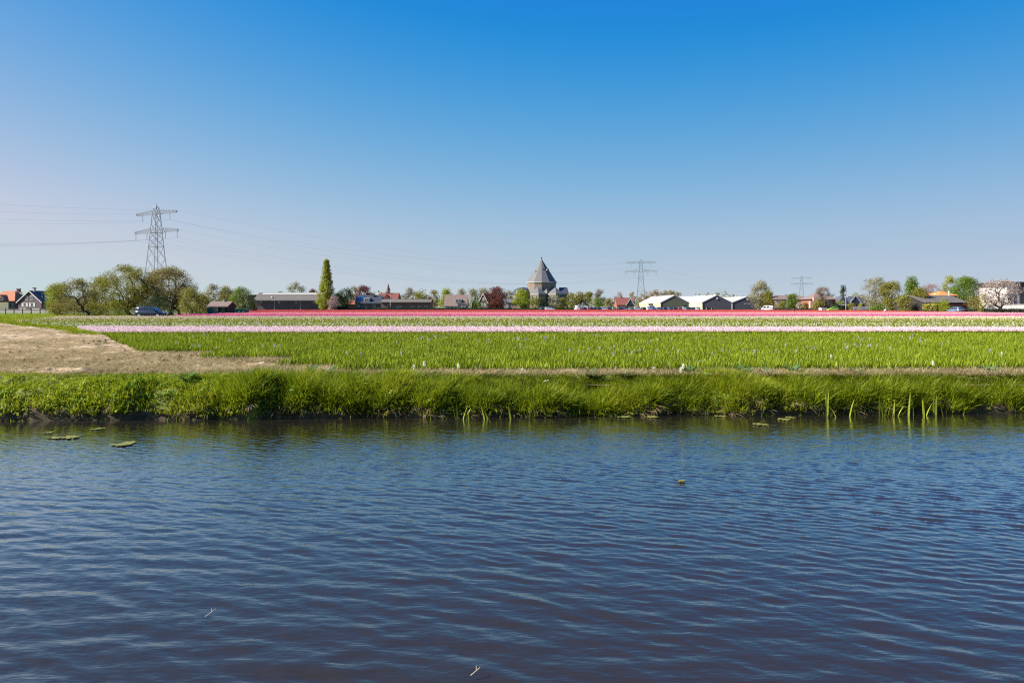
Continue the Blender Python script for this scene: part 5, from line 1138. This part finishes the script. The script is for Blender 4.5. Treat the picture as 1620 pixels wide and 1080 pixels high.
# ------------------------------------------------------------------ waterside plants, single flowers, floating things
M['reed'] = leafmat('reed_leaves', [(.24, .30, .02), (.32, .36, .04), (.38, .41, .08)], .4, 'both')
M['dock'] = leafmat('dock_leaves', [(.035, .085, .03), (.06, .12, .04), (.09, .16, .05)], .3, 'both')
M['pad'] = mat('floating_weed', (.10, .105, .02), .5, .3, 9, col2=(.16, .16, .035))
M['drytwig'] = mat('dry_reed_stalk', (.45, .38, .26), .8, .1)
def yw(y, z=0.0): return (CZ - z) * F / (y - HY)                        # distance of a point at height z seen at row y
rl = []
for i in range(5):
    B = Blades(); Rs = R; R = np.random.default_rng(500 + i); B.blade((0, 0, -.12), R.random() * 6, .62, .036, .02 + .03 * i, .05 + .06 * i, 6, 0, R.random(), .3); R = Rs; rl.append(B.mesh('reed_leaf', M['reed']))
g = np.random.default_rng(66)
for lb, px, tops in (('tallest group of sedge blades in the water left of centre', 733, (630, 640, 648, 652, 656)), ('lone pair of sedge blades just right of the tallest left group', 772, (645, 650)), ('single short sedge blade at the bank below the left transept', 811, (648,)),
                     ('tall bent sedge group in the water right of centre', 1316, (603, 620, 626, 640, 645)), ('single upright sedge blade beside the tall bent group', 1347, (634,)), ('thick sedge group in the middle of the right-hand ones', 1400, (627, 634, 640, 644, 650)),
                     ('low curved sedge group right of the thick one', 1421, (640, 648)), ('pair of slim sedge blades between the low curved group and the leaning ones', 1443, (622, 640)), ('leaning sedge blades second from the right end', 1463, (628, 636, 646)), ('leaning sedge group at the right end of the row', 1488, (617, 628, 640)),
                     ('tiny sedge shoot at the far right end of the row', 1500, (648,))):
    x0 = WX(px, 13.0); yc = float(edge(x0) + ewob(x0)) - .40; r = root('sedge_clump', lb, 'water plant', (WX(px, yc), yc, 0), 0, 'sedge blades standing in the water')
    for j, t in enumerate(tops):
        hgt = WZ(t, yc); o = link('leaf', rl[(j * 2 + px) % 5], r, ((j - len(tops) / 2) * .055 + g.normal() * .02, g.normal() * .04, 0)); sc_ = (hgt + .12) / .58; o.scale = (1, 1, sc_); o.rotation_euler = (0, 0, g.random() * 6.28)

dl = []
for i in range(3):
    B = Blades(); B.blade((0, 0, 0), 0, .34, .085, .5 + .15 * i, .8, 5, 0, .2 * i, .45); dl.append(B.mesh('dock_leaf', M['dock']))
for lb, px, py, n_, sc_ in (('broad-leaved dock on the bank top beside the tall seeding grass', 491, 596, 9, 1.0), ('smaller broad-leaved dock right of the seeding grass', 517, 597, 7, .8), ('broad-leaved dock on the bank top right of centre', 938, 600, 9, .95), ('low dock on the bank top between two larger ones', 993, 601, 7, .75),
                            ('broad-leaved dock at the path edge below the left shed', 1099, 597, 9, 1.0), ('spiky dock rosette on the bank top below the navy sheds', 1187, 602, 9, .95), ('dock left of a twin on the right-hand bank top', 1231, 603, 8, .85), ('dock right of its twin on the right-hand bank top', 1271, 606, 9, .95),
                            ('dark dock at the path edge right of the tall sedge', 1379, 596, 9, .9), ('bluish dock at the right edge of the bank', 1604, 610, 9, 1.0), ('dock low on the bank between the right-hand sedges', 1506, 634, 8, .9), ('dark dock on the slope left of the tall grass', 300, 634, 10, 1.0)):
    d = 13.9 if py < 612 else 13.55; x0 = WX(px, d); s_ = d - float(edge(x0) + ewob(x0)); q = bank_point([x0], [max(.15, min(1.15, .65 if py > 612 else 1.02))]); r = root('dock_plant', lb, 'plant', (float(q[0][0]), float(q[1][0]), float(q[2][0]) + .02), 0, 'broad-leaved docks on the bank')
    for j in range(n_):
        o = link('leaf', dl[j % 3], r); o.rotation_euler = (0, 0, j * 2.4 + g.normal() * .2); o.scale = (sc_ * g.uniform(.8, 1.15),) * 3
# a tall tuft gone to seed
x0 = WX(450, 14.0); q = bank_point([x0], [1.0]); r = root('seeding_grass', 'tall pale tuft of grass gone to seed on the left bank top', 'grass tuft', (float(q[0][0]), float(q[1][0]), float(q[2][0])))
for j in range(14):
    B = Blades(); B.blade((g.normal() * .05, g.normal() * .04, 0), g.random() * 6.28, .42 * g.uniform(.6, 1.1), .010, .15, .55, 4); link('stalk', B.mesh('stalk', M['straw']), r)
# white umbels in the bank grass
umb = []
for i in range(2):
    B = Blades(); Rs = R; R = np.random.default_rng(600 + i); B.blade((0, 0, 0), 1, .30, .008, .1, .1, 3, 0)
    for k in range(14): B.quad((R.normal() * .025, R.normal() * .025, .30 + R.normal() * .008), (.012, 0, .002), (0, .011, .003), 1)
    R = Rs; umb.append(B.mesh('white_wildflower', [M['grass'], M['white']]))
for i, (px, s_) in enumerate(((417, .8), (826, .85), (832, .78), (850, .82), (1123, .9), (610, .5), (862, .6), (1040, .85))):
    x0 = WX(px, 13.8); q = bank_point([x0], [s_]); o = link('white_wildflower', umb[i % 2], None, (float(q[0][0]), float(q[1][0]), float(q[2][0]))); o.rotation_euler = (0, 0, i)
    tag(o, ['white wildflower in the grass on the left part of the tall bank', 'left one of two close white wildflowers below the copper beech', 'lower one of two close white wildflowers below the copper beech', 'white wildflower just right of the close pair on the bank slope', 'white wildflower on the bank top below the left shed', 'white wildflower low on the slope left of the sedge blades', 'white wildflower halfway down the slope below the church', 'white wildflower on the bank top below the middle pylon'][i], 'flower', 'white wildflowers in the bank grass')
# single hyacinths in flower in the green bed
bh = [hy_plant(3, .17, 700 + i, M['hya_leaf'], M['blue'], .20, .017, 18, .026, .14) for i in range(3)]
def rowsamp():
    while True:
        y = g.uniform(17.5, 31); x = g.uniform(-.74, .74) * y
        if x > float(beds_left(y)) + .3: return x, y
cent = [rowsamp() for i in range(34)]
for i in range(150):
    if i % 3: cx_, cy_ = cent[int(g.integers(0, 34))]; x, y = cx_ + g.normal() * .35, cy_ + g.normal() * .35
    else: x, y = rowsamp()
    if x < float(beds_left(y)) + .2: continue
    o = link('blue_hyacinth', bh[i % 3], None, (x, y, G + .02)); o.rotation_euler = (g.normal() * .1, g.normal() * .1, g.random() * 6.28); o.scale = (float(g.uniform(.52, .80)),) * 3
    tag(o, 'lilac-blue hyacinth flowering among the green leaves of the near bed', 'flower', 'lilac-blue hyacinths strewn through the near bed')
wh = hy_plant(3, .17, 720, M['hya_leaf'], M['white'], .22, .02, 22, .026, .15)
for lb, px, py in (('white hyacinth at the front of the near bed, upper one of a pair', 1081, 575), ('white hyacinth at the front of the near bed, lower one of a pair', 1077, 580), ('white hyacinth in the middle of the near bed left of centre', 671, 571), ('white hyacinth beside the path left of centre', 655, 576), ('white hyacinth in the near bed below the brown-roofed house', 725, 574),
                   ('white hyacinth in the near bed above the tall bent sedge', 1315, 560), ('white hyacinth in the near bed below the big budding tree', 1476, 570), ('white hyacinth in the near bed at the far right', 1585, 556)):
    d = yw(py, G + .25); o = link('white_hyacinth', wh, None, (WX(px, d), d, G + .02)); o.rotation_euler = (0, 0, px); o.scale = (.7,) * 3; tag(o, lb, 'flower', 'white hyacinths standing out of the near bed')
# floating weed
def pad(lb, px, py, w, seed):
    d = yw(py); gg = np.random.default_rng(seed); n_ = 16; rr = w / 2 * (1 + .25 * gg.normal(size=n_)); poly = [(rr[i] * math.cos(6.283 * i / n_), .75 * rr[i] * math.sin(6.283 * i / n_)) for i in range(n_)]
    b = MB(); b.prism(poly, 2, 0, .005)
    for j in range(5): a = gg.random() * 6.28; q_ = [(w * .45 * math.cos(a) + w * .16 * math.cos(6.283 * i / 9), w * .34 * math.sin(a) + w * .13 * math.sin(6.283 * i / 9)) for i in range(9)]; b.prism(q_, 2, .001 + .001 * j, .007 + .001 * j)
    o = b.build('floating_weed', M['pad'], None, loc=(WX(px, d), d, .010)); o.rotation_euler = (0, 0, seed); tag(o, lb, 'water weed', 'patches of weed floating near the far bank')
for lb, px, py, w in (('floating weed patch nearest the far bank at the left', 155, 679, .30), ('small floating weed patch at the left edge of the left ones', 77, 685, .22), ('left half of the paired floating weed patches at the left', 88, 693, .30), ('right half of the paired floating weed patches at the left', 112, 692, .42), ('largest floating weed patch, out from the left bank', 196, 703, .52),
                      ('floating weed patch below the small left shed on the right', 987, 660, .34), ('floating weed patch just right of the one below the shed', 1032, 660, .34), ('thin floating weed patch below the middle navy shed', 1140, 659, .28), ('floating weed patch left of the tall bent sedge', 1240, 664, .34), ('floating weed patch closest to the tall bent sedge', 1250, 661, .26), ('floating weed patch out from the right bank', 1203, 672, .34), ('lone ragged weed patch in open water', 1078, 762, .14)):
    pad(lb, px, py, w * .66, int(px))
for lb, px, py, ln, an in (('pale dry reed stalk floating in the left foreground water', 333, 979, .035, .8), ('pale twig tip floating at the bottom edge of the water', 752, 1074, .03, .5)):
    d = yw(py); r = root('floating_stalk', lb, 'twig', (WX(px, d), d, .03), an)
    MB().tube((-ln, 0, 0), (ln, 0, .03), .0025, .0015, 6).build('stem', M['drytwig'], r); MB().tube((ln * .2, 0, .02), (ln * .5, .02, .035), .0015, .001, 5).build('side_shoot', M['drytwig'], r)

# ------------------------------------------------------------------ people among the far tulips
def cloth(name, c): return mat(name, c, .85, .1, 8)
SKIN = mat('skin', (.50, .30, .22), .6, .05); HAIRM = mat('dark_hair', (.03, .022, .018), .7, .2)
def person(lb, x, d, yaw, pose, shirt, legs, cap=None):
    J = dict(pelvis=(0, 0, .95), waist=(0, 0, 1.10), chest=(0, -.01, 1.32), neck=(0, 0, 1.48), head0=(0, -.01, 1.57), head1=(0, -.015, 1.70))
    for s_, n_ in ((-1, 'l'), (1, 'r')):
        J.update({'hip' + n_: (s_ * .10, 0, .90), 'knee' + n_: (s_ * .12, -.02, .50), 'ankle' + n_: (s_ * .13, 0, .09), 'toe' + n_: (s_ * .15, -.17, .04), 'sho' + n_: (s_ * .185, 0, 1.42), 'elb' + n_: (s_ * .25, .03, 1.14), 'wri' + n_: (s_ * .25, -.07, .90), 'palm' + n_: (s_ * .25, -.09, .82)})
    if pose == 'stride':
        J.update(kneel=(-.16, -.12, .52), anklel=(-.26, -.10, .10), toel=(-.32, -.24, .04), kneer=(.16, .06, .52), ankler=(.26, .12, .10), toer=(.30, -.02, .04), elbl=(-.30, -.12, 1.2), wril=(-.14, -.30, 1.3), palml=(-.10, -.34, 1.37), elbr=(.30, -.12, 1.2), wrir=(.14, -.30, 1.3), palmr=(.10, -.34, 1.37))
    if pose == 'crouch':
        up = {'pelvis': (0, .12, .42), 'waist': (0, .08, .56), 'chest': (0, -.08, .76), 'neck': (0, -.18, .90), 'head0': (0, -.22, .98), 'head1': (0, -.26, 1.10)}
        J.update(up)
        for s_, n_ in ((-1, 'l'), (1, 'r')): J.update({'hip' + n_: (s_ * .11, .10, .38), 'knee' + n_: (s_ * .20, -.26, .48), 'ankle' + n_: (s_ * .17, .02, .09), 'toe' + n_: (s_ * .19, -.15, .04), 'sho' + n_: (s_ * .19, -.13, .85), 'elb' + n_: (s_ * .22, -.32, .66), 'wri' + n_: (s_ * .12, -.50, .60), 'palm' + n_: (s_ * .10, -.57, .57)})
    if pose == 'bend':
        J.update(waist=(0, -.08, 1.06), chest=(0, -.27, 1.14), neck=(0, -.42, 1.16), head0=(0, -.50, 1.17), head1=(0, -.60, 1.12))
        for s_, n_ in ((-1, 'l'), (1, 'r')): J.update({'sho' + n_: (s_ * .18, -.36, 1.14), 'elb' + n_: (s_ * .22, -.42, .86), 'wri' + n_: (s_ * .16, -.50, .62), 'palm' + n_: (s_ * .15, -.53, .54)})
    RAD = dict(pelvis=(.15, .11), waist=(.13, .10), chest=(.16, .11), neck=(.055, .06), head0=(.075, .085), head1=(.085, .10), hip=(.085, .09), knee=(.06, .06), ankle=(.045, .045), toe=(.04, .035), sho=(.065, .065), elb=(.045, .045), wri=(.032, .03), palm=(.035, .018))
    names = list(J); idx_ = {n_: i for i, n_ in enumerate(names)}; V = [J[n_] for n_ in names]; E = [('pelvis', 'waist'), ('waist', 'chest'), ('chest', 'neck'), ('neck', 'head0'), ('head0', 'head1')]
    for n_ in 'lr': E += [('pelvis', 'hip' + n_), ('hip' + n_, 'knee' + n_), ('knee' + n_, 'ankle' + n_), ('ankle' + n_, 'toe' + n_), ('chest', 'sho' + n_), ('sho' + n_, 'elb' + n_), ('elb' + n_, 'wri' + n_), ('wri' + n_, 'palm' + n_)]
    E = [(idx_[a], idx_[c]) for a, c in E]; rad = [RAD.get(n_, RAD.get(n_[:-1])) for n_ in names]
    for s_, n_ in ((-1, 'l'), (1, 'r')):                                # five fingers, the thumb from the side of the palm
        w, p_ = Vector(J['wri' + n_]), Vector(J['palm' + n_]); dr = (p_ - w).normalized(); sd = dr.cross(Vector((1, 0, .1))).normalized()
        for k, (o_, ln) in enumerate(((-.027, .065), (-.009, .078), (.009, .075), (.027, .058))):
            b0 = len(V); V += [tuple(p_ + sd * o_ + dr * .03), tuple(p_ + sd * o_ * 1.1 + dr * (.03 + ln * .6) + Vector((-s_ * .006, 0, 0))), tuple(p_ + sd * o_ * 1.1 + dr * (.03 + ln) + Vector((-s_ * .022, 0, 0)))]; rad += [(.010, .010), (.009, .009), (.007, .007)]; E += [(idx_['palm' + n_], b0), (b0, b0 + 1), (b0 + 1, b0 + 2)]
        b0 = len(V); th = w.lerp(p_, .55); V += [tuple(th - sd * .045 + dr * .02), tuple(th - sd * .06 + dr * .055)]; rad += [(.011, .011), (.008, .008)]; E += [(idx_['palm' + n_], b0), (b0, b0 + 1)]
    me = bpy.data.meshes.new('body_skeleton'); me.from_pydata(V, E, []); me.update(); tmp = bpy.data.objects.new('body_skeleton', me); COL.objects.link(tmp)
    md = tmp.modifiers.new('skin', 'SKIN'); md.use_smooth_shade = True
    for i, q in enumerate(me.skin_vertices[0].data): q.radius = rad[i]; q.use_root = (i == 0)
    tmp.modifiers.new('sub', 'SUBSURF').levels = 1
    dg = bpy.context.evaluated_depsgraph_get(); body = bpy.data.meshes.new_from_object(tmp.evaluated_get(dg)); bpy.data.objects.remove(tmp); body.name = 'person_body'
    body.materials.clear()
    for m_ in (SKIN, shirt, legs, M['tyre']): body.materials.append(m_)
    def near(c, a, q): a, q = Vector(J[a]), Vector(J[q]); t = max(0, min(1, (c - a).dot(q - a) / max(1e-6, (q - a).length_squared))); return (c - a.lerp(q, t)).length
    seg = [(1, 'pelvis', 'waist'), (1, 'waist', 'chest'), (1, 'chest', 'neck'), (0, 'neck', 'head1')]
    for n_ in 'lr': seg += [(2, 'hip' + n_, 'knee' + n_), (2, 'knee' + n_, 'ankle' + n_), (3, 'ankle' + n_, 'toe' + n_), (1, 'chest', 'sho' + n_), (1, 'sho' + n_, 'elb' + n_), (1, 'elb' + n_, 'wri' + n_), (0, 'wri' + n_, 'palm' + n_)]
    for pl in body.polygons:
        c = Vector(pl.center); pl.material_index = min(seg, key=lambda q: near(c, q[1], q[2]) - (.03 if q[0] in (1, 2) else 0))[0]; pl.use_smooth = True
    r = root('person', lb, 'person', (WX(x, d), d, G), math.radians(yaw)); link('body', body, r)
    h0, h1 = Vector(J['head0']), Vector(J['head1']); up = (h1 - h0).normalized(); c = h1 + up * .015; fw = Vector((0, -1, 0)) - up * up.dot(Vector((0, -1, 0))); fw.normalize(); rt = up.cross(fw)
    b = MB(); k_ = 10
    for j, (t, rr) in enumerate(((-.06, .098), (0, .106), (.05, .09), (.085, .04))): b.v += [tuple(c + up * t - fw * .022 + (rt * math.cos(6.283 * i / k_) * .88 - fw * math.sin(6.283 * i / k_)) * rr) for i in range(k_)]
    for j in range(3): b.f += [(j * k_ + i, j * k_ + (i + 1) % k_, (j + 1) * k_ + (i + 1) % k_, (j + 1) * k_ + i) for i in range(k_)]
    b.f.append(tuple(range(3 * k_, 4 * k_))); b.build('cap' if cap else 'hair', cap or HAIRM, r, True)
    b = MB(); b.add([c - up * .06 + fw * .085 + rt * .016, c - up * .06 + fw * .085 - rt * .016, c - up * .015 + fw * .09, c - up * .055 + fw * .125], [(0, 1, 3), (1, 2, 3), (2, 0, 3), (0, 2, 1)]); b.build('nose', SKIN, r)
    for s_ in (-1, 1): b = MB(); e = c + rt * .034 * s_ - up * .012 + fw * .084; b.lathe([(.002, -.01), (.011, -.004), (.011, .004), (.002, .01)], 8, tuple(e)); b.build('eye', HAIRM, r)
    return r
person('person in blue trousers standing legs apart before the lettered shed', 1203, 190, 10, 'stride', cloth('grey_green_jacket', (.06, .10, .09)), cloth('blue_trousers', (.04, .06, .35)))
person('dark-clothed person crouching in the tulips near the round green tree', 1256, 172, 200, 'crouch', cloth('black_jacket', (.015, .015, .018)), cloth('black_trousers', (.02, .02, .022)))
person('person in a white top bending over the tulips below the big budding tree', 1399.5, 162, 80, 'crouch', cloth('white_top', (.7, .7, .68)), cloth('dark_trousers', (.03, .03, .04)))
